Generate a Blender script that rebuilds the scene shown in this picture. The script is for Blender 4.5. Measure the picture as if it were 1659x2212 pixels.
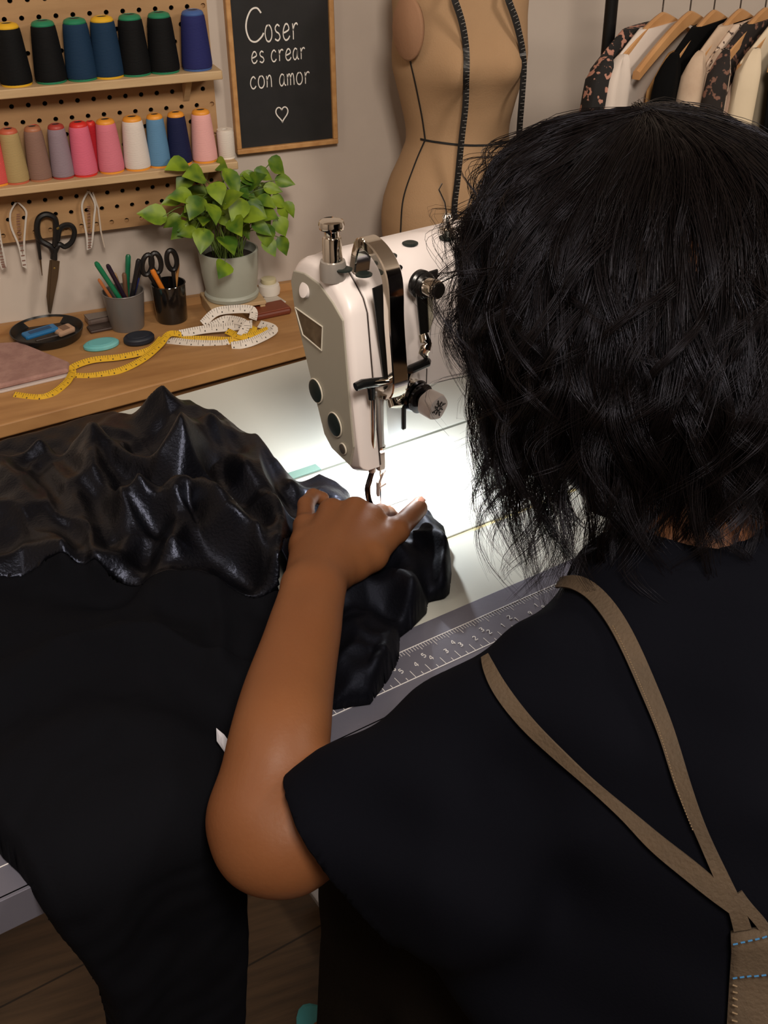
import bpy, bmesh, math, random
import numpy as np
from mathutils import Vector, Matrix
from mathutils.bvhtree import BVHTree
random.seed(7); RNG = np.random.default_rng(11)
for o in list(bpy.data.objects): bpy.data.objects.remove(o)
SC = bpy.context.scene; COL = SC.collection
PI = math.pi
# ---------------------------------------------------------------- camera
PW, PH, FPX = 1659, 2212, 2400.0
PITCH, ROLL, YAW = math.radians(33.0), math.radians(0.67), math.radians(21.0)
CAM = np.array([0, 0, 1.48])
_a = math.pi/2 - YAW
_f = np.array([math.cos(_a), math.sin(_a), 0]); _r = np.array([math.sin(_a), -math.cos(_a), 0]); _z = np.array([0, 0, 1.0])
DV = _f*math.cos(PITCH) - _z*math.sin(PITCH); UV0 = _f*math.sin(PITCH) + _z*math.cos(PITCH)
RV = _r*math.cos(ROLL) - UV0*math.sin(ROLL); UV = UV0*math.cos(ROLL) + _r*math.sin(ROLL)
cd = bpy.data.cameras.new('camera'); cam = bpy.data.objects.new('camera', cd); COL.objects.link(cam)
cam.matrix_world = Matrix(((RV[0], UV[0], -DV[0], 0), (RV[1], UV[1], -DV[1], 0), (RV[2], UV[2], -DV[2], CAM[2]), (0, 0, 0, 1)))
cd.sensor_fit = 'VERTICAL'; cd.sensor_height = 24; cd.lens = 24*FPX/PH; cd.clip_start = 0.02
SC.camera = cam
# ---------------------------------------------------------------- world, lights, exposure
w = bpy.data.worlds.new('world'); SC.world = w; w.use_nodes = True
w.node_tree.nodes['Background'].inputs[0].default_value = (1.0, 0.8, 0.62, 1); w.node_tree.nodes['Background'].inputs[1].default_value = 0.03
SC.view_settings.view_transform = 'Standard'; SC.view_settings.look = 'None'; SC.view_settings.gamma = 1
SC.view_settings.exposure = 0.0; SC.view_settings.use_curve_mapping = False
def area(name, loc, size, power, color, rot=(0, 0, 0), sy=None):
    l = bpy.data.lights.new(name, 'AREA'); l.energy = power; l.color = color; l.size = size
    if sy: l.shape = 'RECTANGLE'; l.size_y = sy
    o = bpy.data.objects.new(name, l); COL.objects.link(o); o.location = loc; o.rotation_euler = rot
    return o
area('ceiling_light_rear', (0.15, -0.45, 2.45), 0.5, 47.0, (1.0, 0.88, 0.76), (math.radians(50), 0, 0))
area('ceiling_light_right', (2.3, -0.1, 2.45), 0.5, 29.0, (1.0, 0.88, 0.76), (math.radians(42), 0, math.radians(35)))
area('ceiling_light_left', (-0.9, 0.9, 2.5), 0.5, 6.5, (1.0, 0.86, 0.72))
# ---------------------------------------------------------------- frames and pixel rays
TA = math.radians(12.0)
TX = np.array([math.cos(TA), math.sin(TA), 0]); TY = np.array([-math.sin(TA), math.cos(TA), 0])
def T2W(x, y, z=0.0): return TX*x + TY*y + np.array([0, 0, z])
def W2T(p): p = np.asarray(p); return np.array([p @ TX, p @ TY, p[2]])
def ray(px, py): return (DV*FPX + RV*(px-PW/2) - UV*(py-PH/2))/FPX
def P(px, py, z): d = ray(px, py); return CAM + d*((z-CAM[2])/d[2])
def PD(px, py, dep): return CAM + ray(px, py)*dep
def WL(px, py, y): d = ray(px, py); return CAM + d*(y/d[1])
def TP(px, py, z): return W2T(P(px, py, z))
def TL(px, py, Y): d = W2T(ray(px, py)); c = W2T(CAM); return c + d*((Y-c[1])/d[1])
# ---------------------------------------------------------------- materials
def lin(c):
    return tuple(((v/255)/12.92 if v/255 <= 0.04045 else ((v/255+0.055)/1.055)**2.4) for v in c[:3]) + (1,)
MATS = {}
def mat(name, col, rough=0.6, metal=0.0, bump=0.0, bscale=60, col2=None, nscale=8, spec=None, stretch=(1, 1, 1), sheen=0, emis=0, trans=0, rot=0, coat=0, tint=None, alpha=1, contrast=(0.35, 0.65), sss=0, bdist=0.002, detail=6):
    if name in MATS: return MATS[name]
    m = bpy.data.materials.new(name); m.use_nodes = True; nt = m.node_tree; b = nt.nodes['Principled BSDF']
    b.inputs['Base Color'].default_value = lin(col); b.inputs['Roughness'].default_value = rough; b.inputs['Metallic'].default_value = metal
    if spec is not None: b.inputs['Specular IOR Level'].default_value = spec
    if sheen: b.inputs['Sheen Weight'].default_value = sheen; b.inputs['Sheen Roughness'].default_value = 0.4
    if coat: b.inputs['Coat Weight'].default_value = coat
    if tint: b.inputs['Specular Tint'].default_value = tint+(1,)
    if trans: b.inputs['Transmission Weight'].default_value = trans
    if alpha < 1: b.inputs['Alpha'].default_value = alpha
    if sss: b.inputs['Subsurface Weight'].default_value = sss; b.inputs['Subsurface Radius'].default_value = (0.01, 0.004, 0.002); b.inputs['Subsurface Scale'].default_value = 0.6
    if emis: b.inputs['Emission Color'].default_value = lin(col); b.inputs['Emission Strength'].default_value = emis
    tc = nt.nodes.new('ShaderNodeTexCoord'); mp = nt.nodes.new('ShaderNodeMapping'); nt.links.new(tc.outputs['Object'], mp.inputs[0])
    mp.inputs['Scale'].default_value = stretch; mp.inputs['Rotation'].default_value = (0, 0, rot)
    if col2 is not None:
        n = nt.nodes.new('ShaderNodeTexNoise'); n.inputs['Scale'].default_value = nscale; n.inputs['Detail'].default_value = detail
        nt.links.new(mp.outputs[0], n.inputs['Vector'])
        r = nt.nodes.new('ShaderNodeValToRGB'); r.color_ramp.elements[0].position = contrast[0]; r.color_ramp.elements[1].position = contrast[1]
        r.color_ramp.elements[0].color = lin(col); r.color_ramp.elements[1].color = lin(col2)
        nt.links.new(n.outputs[0], r.inputs[0]); nt.links.new(r.outputs[0], b.inputs['Base Color'])
    if bump:
        n2 = nt.nodes.new('ShaderNodeTexNoise'); n2.inputs['Scale'].default_value = bscale; n2.inputs['Detail'].default_value = 4
        nt.links.new(mp.outputs[0], n2.inputs['Vector'])
        bp = nt.nodes.new('ShaderNodeBump'); bp.inputs['Strength'].default_value = bump; bp.inputs['Distance'].default_value = bdist
        nt.links.new(n2.outputs[0], bp.inputs['Height']); nt.links.new(bp.outputs[0], b.inputs['Normal'])
    MATS[name] = m
    return m
def planks(name, c1, c2, dark, width, length, rot, rough=0.5):
    m = mat(name, c1, rough, col2=c2, nscale=5, stretch=(1.2, 14, 1), rot=rot, bump=0.15, bscale=30)
    nt = m.node_tree; b = nt.nodes['Principled BSDF']; base = b.inputs['Base Color'].links[0].from_socket
    tc = [n for n in nt.nodes if n.type == 'TEX_COORD'][0]
    mp = nt.nodes.new('ShaderNodeMapping'); mp.inputs['Rotation'].default_value = (0, 0, rot); nt.links.new(tc.outputs['Object'], mp.inputs[0])
    br = nt.nodes.new('ShaderNodeTexBrick'); br.inputs['Scale'].default_value = 1; br.inputs['Brick Width'].default_value = length; br.inputs['Row Height'].default_value = width
    br.inputs['Mortar Size'].default_value = 0.0018; br.inputs['Color1'].default_value = (1, 1, 1, 1); br.inputs['Color2'].default_value = (0.72, 0.72, 0.72, 1); br.inputs['Mortar'].default_value = (0.12, 0.1, 0.08, 1)
    nt.links.new(mp.outputs[0], br.inputs['Vector'])
    mx = nt.nodes.new('ShaderNodeMix'); mx.data_type = 'RGBA'; mx.blend_type = 'MULTIPLY'; mx.inputs[0].default_value = 1
    nt.links.new(base, mx.inputs[6]); nt.links.new(br.outputs[0], mx.inputs[7]); nt.links.new(mx.outputs[2], b.inputs['Base Color'])
    return m
# ---------------------------------------------------------------- mesh building
def mesh(name, V, F, m, parent=None, smooth=False, loc=None, rz=0.0):
    me = bpy.data.meshes.new(name)
    V = np.asarray(V, dtype=np.float64)
    me.from_pydata([tuple(v) for v in V], [], [tuple(int(i) for i in f) for f in F])
    me.update()
    if smooth: me.polygons.foreach_set('use_smooth', [True]*len(me.polygons))
    for mm in (m if isinstance(m, (list, tuple)) else [m]): me.materials.append(mm)
    o = bpy.data.objects.new(name, me); COL.objects.link(o)
    if parent is not None: o.parent = parent
    if loc is not None: o.location = tuple(loc)
    if rz: o.rotation_euler = (0, 0, rz)
    return o
class MB:
    def __init__(s): s.V = []; s.F = []
    def add(s, V, F):
        n = len(s.V); s.V += [tuple(map(float, v)) for v in V]; s.F += [tuple(i+n for i in f) for f in F]; return s
    def box(s, c, d, rz=0.0, b=0.0):
        """bevelled box: centre c, full size d"""
        x, y, z = d[0]/2, d[1]/2, d[2]/2
        if b <= 0:
            V = [(sx*x, sy*y, sz*z) for sz in (-1, 1) for sy in (-1, 1) for sx in (-1, 1)]
            F = [(0, 2, 3, 1), (4, 5, 7, 6), (0, 1, 5, 4), (2, 6, 7, 3), (0, 4, 6, 2), (1, 3, 7, 5)]
        else:
            b = min(b, x*.98, y*.98, z*.98); V = []; F = []
            def ringat(zz, ins):
                X, Y = x-ins, y-ins; r = b
                return [(X, -Y+r, zz), (X, Y-r, zz), (X-r, Y, zz), (-X+r, Y, zz), (-X, Y-r, zz), (-X, -Y+r, zz), (-X+r, -Y, zz), (X-r, -Y, zz)]
            for zz, ins in ((-z, b*.98), (-z+b*.3, b*.3), (-z+b, 0), (z-b, 0), (z-b*.3, b*.3), (z, b*.98)):
                X, Y = x-ins, y-ins; r = max(b-ins, 1e-5)
                V += [(X, -Y+r, zz), (X, Y-r, zz), (X-r, Y, zz), (-X+r, Y, zz), (-X, Y-r, zz), (-X, -Y+r, zz), (-X+r, -Y, zz), (X-r, -Y, zz)]
            for k in range(5):
                for i in range(8): j = (i+1) % 8; F.append((k*8+i, k*8+j, k*8+8+j, k*8+8+i))
            F.append(tuple(range(7, -1, -1))); F.append(tuple(range(40, 48)))
        c_, s_ = math.cos(rz), math.sin(rz)
        return s.add([(c[0]+c_*v[0]-s_*v[1], c[1]+s_*v[0]+c_*v[1], c[2]+v[2]) for v in V], F)
    def lathe(s, prof, c=(0, 0, 0), n=32, axis=None, sx=1.0, sy=1.0, cap=True):
        """prof: list of (r, z) from bottom to top; axis: optional direction vector"""
        M = Matrix.Identity(3)
        if axis is not None: M = Vector(axis).to_track_quat('Z', 'Y').to_matrix()
        V = []; F = []
        for r, z in prof:
            for i in range(n):
                a = 2*PI*i/n; v = M @ Vector((r*sx*math.cos(a), r*sy*math.sin(a), z)); V.append((v.x+c[0], v.y+c[1], v.z+c[2]))
        for k in range(len(prof)-1):
            for i in range(n): j = (i+1) % n; F.append((k*n+i, k*n+j, (k+1)*n+j, (k+1)*n+i))
        if cap:
            F.append(tuple(range(n-1, -1, -1))); F.append(tuple(range((len(prof)-1)*n, len(prof)*n)))
        return s.add(V, F)
    def tube(s, pts, rad, n=10, cap=True, flat=1.0, up=None):
        """tube along pts; rad scalar or list; flat squeezes the section along the local up"""
        pts = [Vector(p) for p in pts]; k = len(pts)
        rad = [rad]*k if not isinstance(rad, (list, tuple)) else rad
        V = []; F = []; pn = Vector(up) if up is not None else None
        for i in range(k):
            t = (pts[min(i+1, k-1)]-pts[max(i-1, 0)]).normalized()
            if pn is None:
                pn = t.orthogonal()
            nn = (pn - t*pn.dot(t)); nn = nn.normalized() if nn.length > 1e-6 else t.orthogonal().normalized()
            pn = nn; bb = t.cross(nn)
            for j in range(n):
                a = 2*PI*j/n; v = pts[i] + nn*(math.cos(a)*rad[i]*flat) + bb*(math.sin(a)*rad[i]); V.append(tuple(v))
        for i in range(k-1):
            for j in range(n): q = (j+1) % n; F.append((i*n+j, i*n+q, (i+1)*n+q, (i+1)*n+j))
        if cap: F.append(tuple(range(n-1, -1, -1))); F.append(tuple(range((k-1)*n, k*n)))
        return s.add(V, F)
    def loft(s, rings, cap=True):
        n = len(rings[0]); V = [v for r in rings for v in r]; F = []
        for i in range(len(rings)-1):
            for j in range(n): q = (j+1) % n; F.append((i*n+j, i*n+q, (i+1)*n+q, (i+1)*n+j))
        if cap: F.append(tuple(range(n-1, -1, -1))); F.append(tuple(range((len(rings)-1)*n, len(rings)*n)))
        return s.add(V, F)
    def prism(s, out, th, o=(0, 0, 0), ex=(1, 0, 0), ey=(0, 0, 1), b=0.0):
        """2D outline in plane (ex, ey) extruded by th along ex x ey"""
        ex, ey = Vector(ex), Vector(ey); nz = ex.cross(ey).normalized(); o = Vector(o); n = len(out)
        cx = sum(p[0] for p in out)/n; cy = sum(p[1] for p in out)/n
        def ring(h, ins):
            R = []
            for p in out:
                d = math.hypot(p[0]-cx, p[1]-cy) or 1; k = 1-ins/d
                R.append(tuple(o + ex*(cx+(p[0]-cx)*k) + ey*(cy+(p[1]-cy)*k) + nz*h))
            return R
        if b: return s.loft([ring(0, b), ring(b, 0), ring(th-b, 0), ring(th, b)])
        return s.loft([ring(0, 0), ring(th, 0)])
    def build(s, name, m, parent=None, smooth=False, loc=None, rz=0.0, bevel=0.0, auto=True):
        o = mesh(name, s.V, s.F, m, parent, smooth, loc, rz)
        bm = bmesh.new(); bm.from_mesh(o.data); bmesh.ops.recalc_face_normals(bm, faces=bm.faces)
        if smooth and auto:
            for e in bm.edges:
                if len(e.link_faces) == 2 and e.calc_face_angle(0) > math.radians(38): e.smooth = False
        bm.to_mesh(o.data); bm.free()
        if bevel:
            md = o.modifiers.new('bevel', 'BEVEL'); md.width = bevel; md.segments = 2; md.limit_method = 'ANGLE'; md.angle_limit = math.radians(40)
        return o
def tag(o, label, cat, group=None, kind=None):
    if label: o['label'] = label
    if cat: o['category'] = cat
    if group: o['group'] = group
    if kind: o['kind'] = kind
    return o
def thing(name, label, cat, loc=(0, 0, 0), rz=0.0, group=None):
    o = bpy.data.objects.new(name, None); COL.objects.link(o); o.empty_display_size = 0.05
    o.location = tuple(loc); o.rotation_euler = (0, 0, rz)
    return tag(o, label, cat, group)
def copy_tree(o, parent=None):
    c = o.copy(); COL.objects.link(c); c.parent = parent
    for ch in list(o.children): copy_tree(ch, c)
    return c
def struct(name, mb, m, **k): o = mb.build(name, m, **k); o['kind'] = 'structure'; return o
def catmull(pts, per=8):
    pts = [np.asarray(p, float) for p in pts]; out = []
    for i in range(len(pts)-1):
        p0, p1, p2, p3 = pts[max(i-1, 0)], pts[i], pts[i+1], pts[min(i+2, len(pts)-1)]
        for k in range(per):
            t = k/per; out.append(0.5*((2*p1)+(-p0+p2)*t+(2*p0-5*p1+4*p2-p3)*t*t+(-p0+3*p1-3*p2+p3)*t**3))
    out.append(pts[-1]); return out
def ribbon(mb, pts, nrm, w, th=0.0012):
    """flat band along pts; nrm list or single face normal; w full width"""
    pts = [Vector(p) for p in pts]; k = len(pts); rings = []
    for i in range(k):
        t = (pts[min(i+1, k-1)]-pts[max(i-1, 0)]).normalized()
        n = Vector(nrm[i] if isinstance(nrm, list) else nrm); n = (n - t*n.dot(t)).normalized(); b = t.cross(n)
        ww = w[i] if isinstance(w, list) else w
        rings.append([tuple(pts[i]+b*ww/2), tuple(pts[i]+b*ww/2+n*th), tuple(pts[i]-b*ww/2+n*th), tuple(pts[i]-b*ww/2)])
    return mb.loft(rings)
def bvh_of(o):
    M = o.matrix_world if o.parent is None else None
    return BVHTree.FromPolygons([tuple(v.co) for v in o.data.vertices], [tuple(p.vertices) for p in o.data.polygons])
def on_surface(bvh, px, py, off=(0, 0, 0), lift=0.001, fallback=None):
    """point on a surface (given in a frame shifted by off from world) under photo pixel px, py"""
    o = Vector(CAM)-Vector(off); d = Vector(ray(px, py)).normalized()
    h = bvh.ray_cast(o, d)
    if h[0] is None: return None
    n = h[1] if h[1].dot(d) < 0 else -h[1]
    return h[0]+n*lift, n
# ================================================================ THE SETTING
def sstep(x): x = np.clip(x, 0, 1); return x*x*(3-2*x)
m_wall = mat('plaster_wall', (196, 184, 172), 0.85, bump=0.35, bscale=9, col2=(182, 170, 160), nscale=3.5, contrast=(0.3, 0.7), bdist=0.006)
m_floor = planks('floor_planks', (92, 71, 50), (66, 50, 34), None, 0.14, 1.2, -TA, 0.45)
struct('floor', MB().box((1.0, 0.9, -0.02), (5.4, 4.2, 0.04)), m_floor)
struct('wall_back', MB().box((1.0, 2.44, 1.35), (5.4, 0.08, 2.7)), m_wall)
struct('wall_left', MB().box((-1.66, 0.9, 1.35), (0.08, 3.0, 2.7)), m_wall)
struct('wall_right', MB().box((3.66, 0.9, 1.35), (0.08, 3.0, 2.7)), m_wall)
struct('wall_front', MB().box((1.0, -1.16, 1.35), (5.4, 0.08, 2.7)), m_wall)
struct('ceiling', MB().box((1.0, 0.64, 2.74), (5.4, 3.68, 0.08)), m_wall)
# ================================================================ WALL SIDE
WY = 2.40                                   # face of the back wall
m_ply = mat('pale_plywood', (172, 136, 94), 0.65, col2=(158, 122, 82), nscale=6, stretch=(1, 1, 6), bump=0.1)
m_shelf = mat('pale_shelf_wood', (196, 168, 128), 0.6, col2=(182, 152, 112), nscale=7, stretch=(1, 8, 8), bump=0.08)
m_dark = mat('gap_shade', (26, 18, 12), 0.9)
# pegboard: real holes in a board standing 15 mm off the wall
def pegboard():
    x0, x1, z0, z1, yf, th = -0.22, 0.545, 0.70, 1.36, 2.372, 0.006
    root = thing('pegboard', 'pale wooden pegboard with round holes mounted on the wall behind the thread shelves', 'pegboard', (x0, yf, z0))
    nx = 24; nz = 21; cx = (x1-x0)/nx; cz = (z1-z0)/nz; V = []; F = []; r = 0.0048; n = 12
    for i in range(nx):
        for k in range(nz):
            sh = cx/2 if k % 2 else 0
            ox, oz = i*cx+cx/2, k*cz+cz/2
            sq = []
            for j in range(n):
                a = 2*PI*j/n+PI/n; c, s = math.cos(a), math.sin(a); q = 1/max(abs(c), abs(s)); sq.append((ox+c*q*cx/2, oz+s*q*cz/2))
            b = len(V); ex = (0.25*cx if k % 2 else -0.25*cx)
            V += [(p[0], 0, p[1]) for p in sq]
            V += [(ox+ex+r*math.cos(2*PI*j/n+PI/n), 0, oz+r*math.sin(2*PI*j/n+PI/n)) for j in range(n)]
            V += [(ox+ex+r*math.cos(2*PI*j/n+PI/n), th, oz+r*math.sin(2*PI*j/n+PI/n)) for j in range(n)]
            for j in range(n):
                q = (j+1) % n; F.append((b+j, b+q, b+n+q, b+n+j)); F.append((b+n+j, b+n+q, b+2*n+q, b+2*n+j))
    mesh('perforated_panel', V, F, m_ply, root)
    fr = MB(); W_, H_ = x1-x0, z1-z0
    for c, d in (((W_/2, .016, .008), (W_, .02, .016)), ((W_/2, .016, H_-.008), (W_, .02, .016)), ((.008, .016, H_/2), (.016, .02, H_)), ((W_-.008, .016, H_/2), (.016, .02, H_))): fr.box(c, d)
    fr.build('backing_frame', m_ply, root)
    MB().box((W_/2, .0255, H_/2), (W_-.004, .001, H_-.004)).build('gap_shade_sheet', m_dark, root)  # dark sheet whose colour supplies the shade in the gap behind the holes
pegboard()
def shelf(name, label, x0, x1, ztop, th):
    r = thing(name, label, 'shelf', ((x0+x1)/2, 2.37, ztop-th))
    MB().box((0, -0.035, th/2), (x1-x0, 0.07, th), b=0.002).build('shelf_board', m_shelf, r)
    for sx in (-1, 1):
        X = sx*((x1-x0)/2-0.05)-.02
        MB().prism([(0, 0), (-0.05, 0), (0, -0.05)], 0.012, (X, 0, 0), (0, 1, 0), (0, 0, 1)).build('shelf_bracket', m_shelf, r)
shelf('thread_shelf', 'narrow pale wood shelf carrying the upper row of dark thread cones', -0.22, 0.548, 1.014, 0.017)
shelf('thread_shelf', 'narrow pale wood shelf carrying the lower row of pastel thread cones', -0.22, 0.565, 0.832, 0.016)
# --- thread cones
def thread_mat(name, c):
    m = mat('thread_'+name, c, 0.75, spec=.2); nt = m.node_tree
    if 'wv' in nt.nodes: return m
    b = nt.nodes['Principled BSDF']; wv = nt.nodes.new('ShaderNodeTexWave'); wv.name = 'wv'; wv.bands_direction = 'Z'; wv.inputs['Scale'].default_value = 160; wv.inputs['Distortion'].default_value = 1.5
    tc = [n for n in nt.nodes if n.type == 'TEX_COORD'][0]; nt.links.new(tc.outputs['Object'], wv.inputs['Vector'])
    bp = nt.nodes.new('ShaderNodeBump'); bp.inputs['Strength'].default_value = 0.5; bp.inputs['Distance'].default_value = 0.0006
    nt.links.new(wv.outputs['Fac'], bp.inputs['Height']); nt.links.new(bp.outputs[0], b.inputs['Normal']); return m
def cone(x, y, z, rb, rt, h, tc, cc, label, name, group, corename, rz=0):
    r = thing('thread_cone', label, 'thread cone', (x, y, z), rz, group)
    MB().lathe([(rb*.9, .003), (rb*.985, .005), (rb, .012), (rb*.985, .02), (rt+(rb-rt)*.25, h*.8), (rt*1.02, h*.92), (rt*.96, h*.935), (rt*.8, h*.94)], n=28).build('wound_thread', thread_mat(name, tc), r, smooth=True)
    MB().lathe([(rb*.93, 0), (rb*.95, .0015), (rb*.93, .0045)], n=24).build('cone_base_rim', mat('core_'+corename, cc, 0.45), r, smooth=True)
    MB().lathe([(rt*.95, h*.93), (rt*.97, h*.955), (rt*.86, h*.995), (rt*.6, h*1.018), (rt*.46, h*1.02), (rt*.42, h*.99)], n=24, cap=False).build('cone_cap', mat('core_'+corename, cc, 0.45), r, smooth=True)
    MB().lathe([(rt*.43, h*.99), (rt*.43, h*1.012)], n=16).build('hole_shade_disc', mat('hole_shade', (38, 32, 30), .9), r)  # solid dark disc, coloured to stand for the shade inside the cone
GREEN, YEL, ORG = (28, 120, 84), (214, 168, 36), (226, 150, 50)
UP = [(35, (9, 10, 12), YEL, 'black', 'yellow', 'black thread cone with a yellow cap, leftmost on the upper shelf'),
      (110, (8, 10, 12), GREEN, 'black', 'green', 'black thread cone with a green cap beside the yellow-capped black one'),
      (178, (24, 50, 76), GREEN, 'petrol', 'green', 'petrol blue thread cone with a green cap on the upper shelf'),
      (236, (24, 50, 76), YEL, 'petrol', 'yellow', 'petrol blue thread cone with a yellow cap on the upper shelf'),
      (295, (8, 10, 12), GREEN, 'black', 'green', 'black thread cone with a green cap just right of the petrol cones'),
      (357, (7, 8, 9), GREEN, 'black', 'green', 'black thread cone with a green cap next to the royal blue cone'),
      (428, (38, 42, 96), (60, 92, 150), 'royal', 'blue', 'royal blue thread cone at the right end of the upper shelf')]
for px, c, cc, n, cn, lab in UP:
    p = WL(px, 160+(172-160)*(1 if px < 60 else .4), 2.338)
    cone(p[0], 2.336, 1.014, .0305, .0225, .108, c, cc, lab, n, 'thread cones on the upper shelf', cn, px)
cone(0.085, 2.338, 1.014, .0305, .0225, .108, (220, 212, 200), (226, 150, 50), 'cream thread cone half cut by the left frame edge on the upper shelf', 'cream', 'thread cones on the upper shelf', 'orange')
LOW = [(-8, (206, 84, 80), ORG, 'coral', 'orange', 'coral thread cone cut by the left frame edge on the lower shelf', .338, .025),
       (35, (168, 146, 100), (190, 96, 70), 'gold', 'rust', 'khaki gold thread cone on the lower shelf', .336, .025),
       (87, (134, 104, 92), (168, 110, 80), 'taupe', 'tan', 'brown taupe thread cone on the lower shelf', .336, .0235),
       (137, (140, 124, 134), (164, 60, 52), 'lilac', 'red', 'grey lilac thread cone in front of the crimson cone', .334, .023),
       (185, (212, 104, 128), (210, 48, 42), 'hot_pink', 'scarlet', 'hot pink thread cone with a red cap on the lower shelf', .334, .0255),
       (243, (208, 118, 134), ORG, 'pink', 'orange', 'rose pink thread cone with an orange cap on the lower shelf', .336, .0265),
       (300, (216, 206, 198), ORG, 'white', 'orange', 'large white thread cone between rose pink and sky blue cones', .336, .0275),
       (348, (92, 136, 172), ORG, 'sky', 'orange', 'sky blue thread cone on the lower shelf', .336, .0235),
       (393, (24, 30, 66), ORG, 'navy', 'orange', 'navy blue thread cone with an orange cap', .336, .0245),
       (446, (226, 170, 168), ORG, 'blush', 'orange', 'pale blush thread cone beside the small white spool', .336, .0265)]
for px, c, cc, n, cn, lab, yy, rb in LOW:
    p = WL(px, 375, 2+yy); cone(p[0], 2+yy, .832, rb, rb*.72, .102, c, cc, lab, n, 'thread cones on the lower shelf', cn, px)
cone(.172, 2.351, .832, .0150, .012, .10, (176, 34, 52), (190, 40, 44), 'dark crimson thread cone behind the grey lilac one', 'crimson', 'thread cones on the lower shelf', 'scarlet')
cone(.282, 2.356, .832, .0135, .011, .096, (190, 36, 48), (190, 40, 44), 'red thread cone peeking out right behind the hot pink one', 'red', 'thread cones on the lower shelf', 'scarlet')
s = thing('thread_spool', 'small white thread spool at the right end of the lower shelf', 'thread spool', (0.552, 2.34, .832))
MB().lathe([(.017, .003), (.018, .006), (.018, .052), (.0165, .056)], n=24).build('wound_thread', thread_mat('white2', (214, 206, 196)), s, smooth=True)
MB().lathe([(.0175, 0), (.0175, .003)], n=24).build('spool_flange', mat('spool_plastic', (226, 218, 206), .4), s)
MB().lathe([(.0165, .056), (.0165, .0585), (.006, .0586), (.006, .055)], n=24).build('spool_flange', mat('spool_plastic', (226, 218, 206), .4), s)
# --- chalkboard with handwriting
STROKES = {
 'C': [[(.80, .82), (.62, .97), (.35, .92), (.13, .65), (.08, .35), (.22, .07), (.48, .0), (.74, .12), (.86, .24)]],
 'o': [[(.5, .62), (.25, .58), (.08, .32), (.2, .05), (.5, 0), (.75, .16), (.78, .42), (.62, .6), (.42, .62)]],
 's': [[(.68, .55), (.45, .62), (.22, .5), (.3, .36), (.58, .27), (.68, .12), (.45, .0), (.14, .07)]],
 'e': [[(.1, .28), (.45, .33), (.72, .42), (.6, .6), (.35, .6), (.12, .38), (.1, .15), (.3, .0), (.58, .03), (.78, .15)]],
 'r': [[(.18, .62), (.22, .3), (.2, 0)], [(.2, .35), (.38, .56), (.6, .62), (.72, .55)]],
 'c': [[(.72, .5), (.5, .62), (.22, .5), (.1, .25), (.25, .03), (.5, 0), (.74, .12)]],
 'a': [[(.66, .55), (.4, .62), (.15, .42), (.12, .15), (.32, 0), (.58, .14), (.7, .5), (.66, .2), (.72, .05), (.86, .02)]],
 'n': [[(.14, .6), (.18, .3), (.14, 0)], [(.17, .35), (.38, .58), (.58, .6), (.68, .4), (.68, 0)]],
 'm': [[(.1, .6), (.12, .3), (.1, 0)], [(.12, .38), (.28, .58), (.42, .56), (.48, .35), (.46, 0)], [(.48, .36), (.64, .58), (.8, .58), (.88, .35), (.88, 0)]],
 '1': [[(.3, .8), (.5, 1), (.5, 0)]], '2': [[(.15, .8), (.4, 1), (.75, .85), (.6, .5), (.15, 0), (.85, 0)]], '3': [[(.2, .95), (.7, .95), (.75, .7), (.4, .52), (.8, .35), (.6, .02), (.15, .08)]],
 '4': [[(.6, 0), (.6, 1), (.1, .35), (.85, .35)]], '5': [[(.75, 1), (.25, 1), (.2, .6), (.6, .62), (.8, .3), (.5, 0), (.15, .08)]], '7': [[(.15, 1), (.8, 1), (.4, 0)]],
 '8': [[(.5, .52), (.2, .75), (.5, 1), (.8, .75), (.5, .52), (.15, .25), (.5, 0), (.85, .25), (.5, .52)]], '0': [[(.5, 1), (.15, .6), (.2, .15), (.5, 0), (.82, .3), (.8, .8), (.5, 1)]],
 '6': [[(.75, .95), (.3, .7), (.15, .25), (.5, 0), (.8, .25), (.5, .5), (.2, .3)]], '9': [[(.7, .6), (.35, .5), (.2, .8), (.5, 1), (.78, .8), (.7, .4), (.5, 0)]]}
def write(mb, txt, o, ex, ey, nz, size, sw, adv=None, width=0.8, th=0.0006):
    o, ex, ey = np.array(o, float), np.array(ex, float), np.array(ey, float)
    x = 0.0
    for ch in txt:
        if ch == ' ': x += size*width*.62; continue
        for st in STROKES[ch]:
            pts = catmull([o+ex*(x+p[0]*size*width)+ey*(p[1]*size) for p in st], 5)
            ribbon(mb, pts, tuple(nz), sw, th)
        x += size*width*(1.12 if ch == 'm' else .95 if adv is None else adv)
    return x
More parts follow.
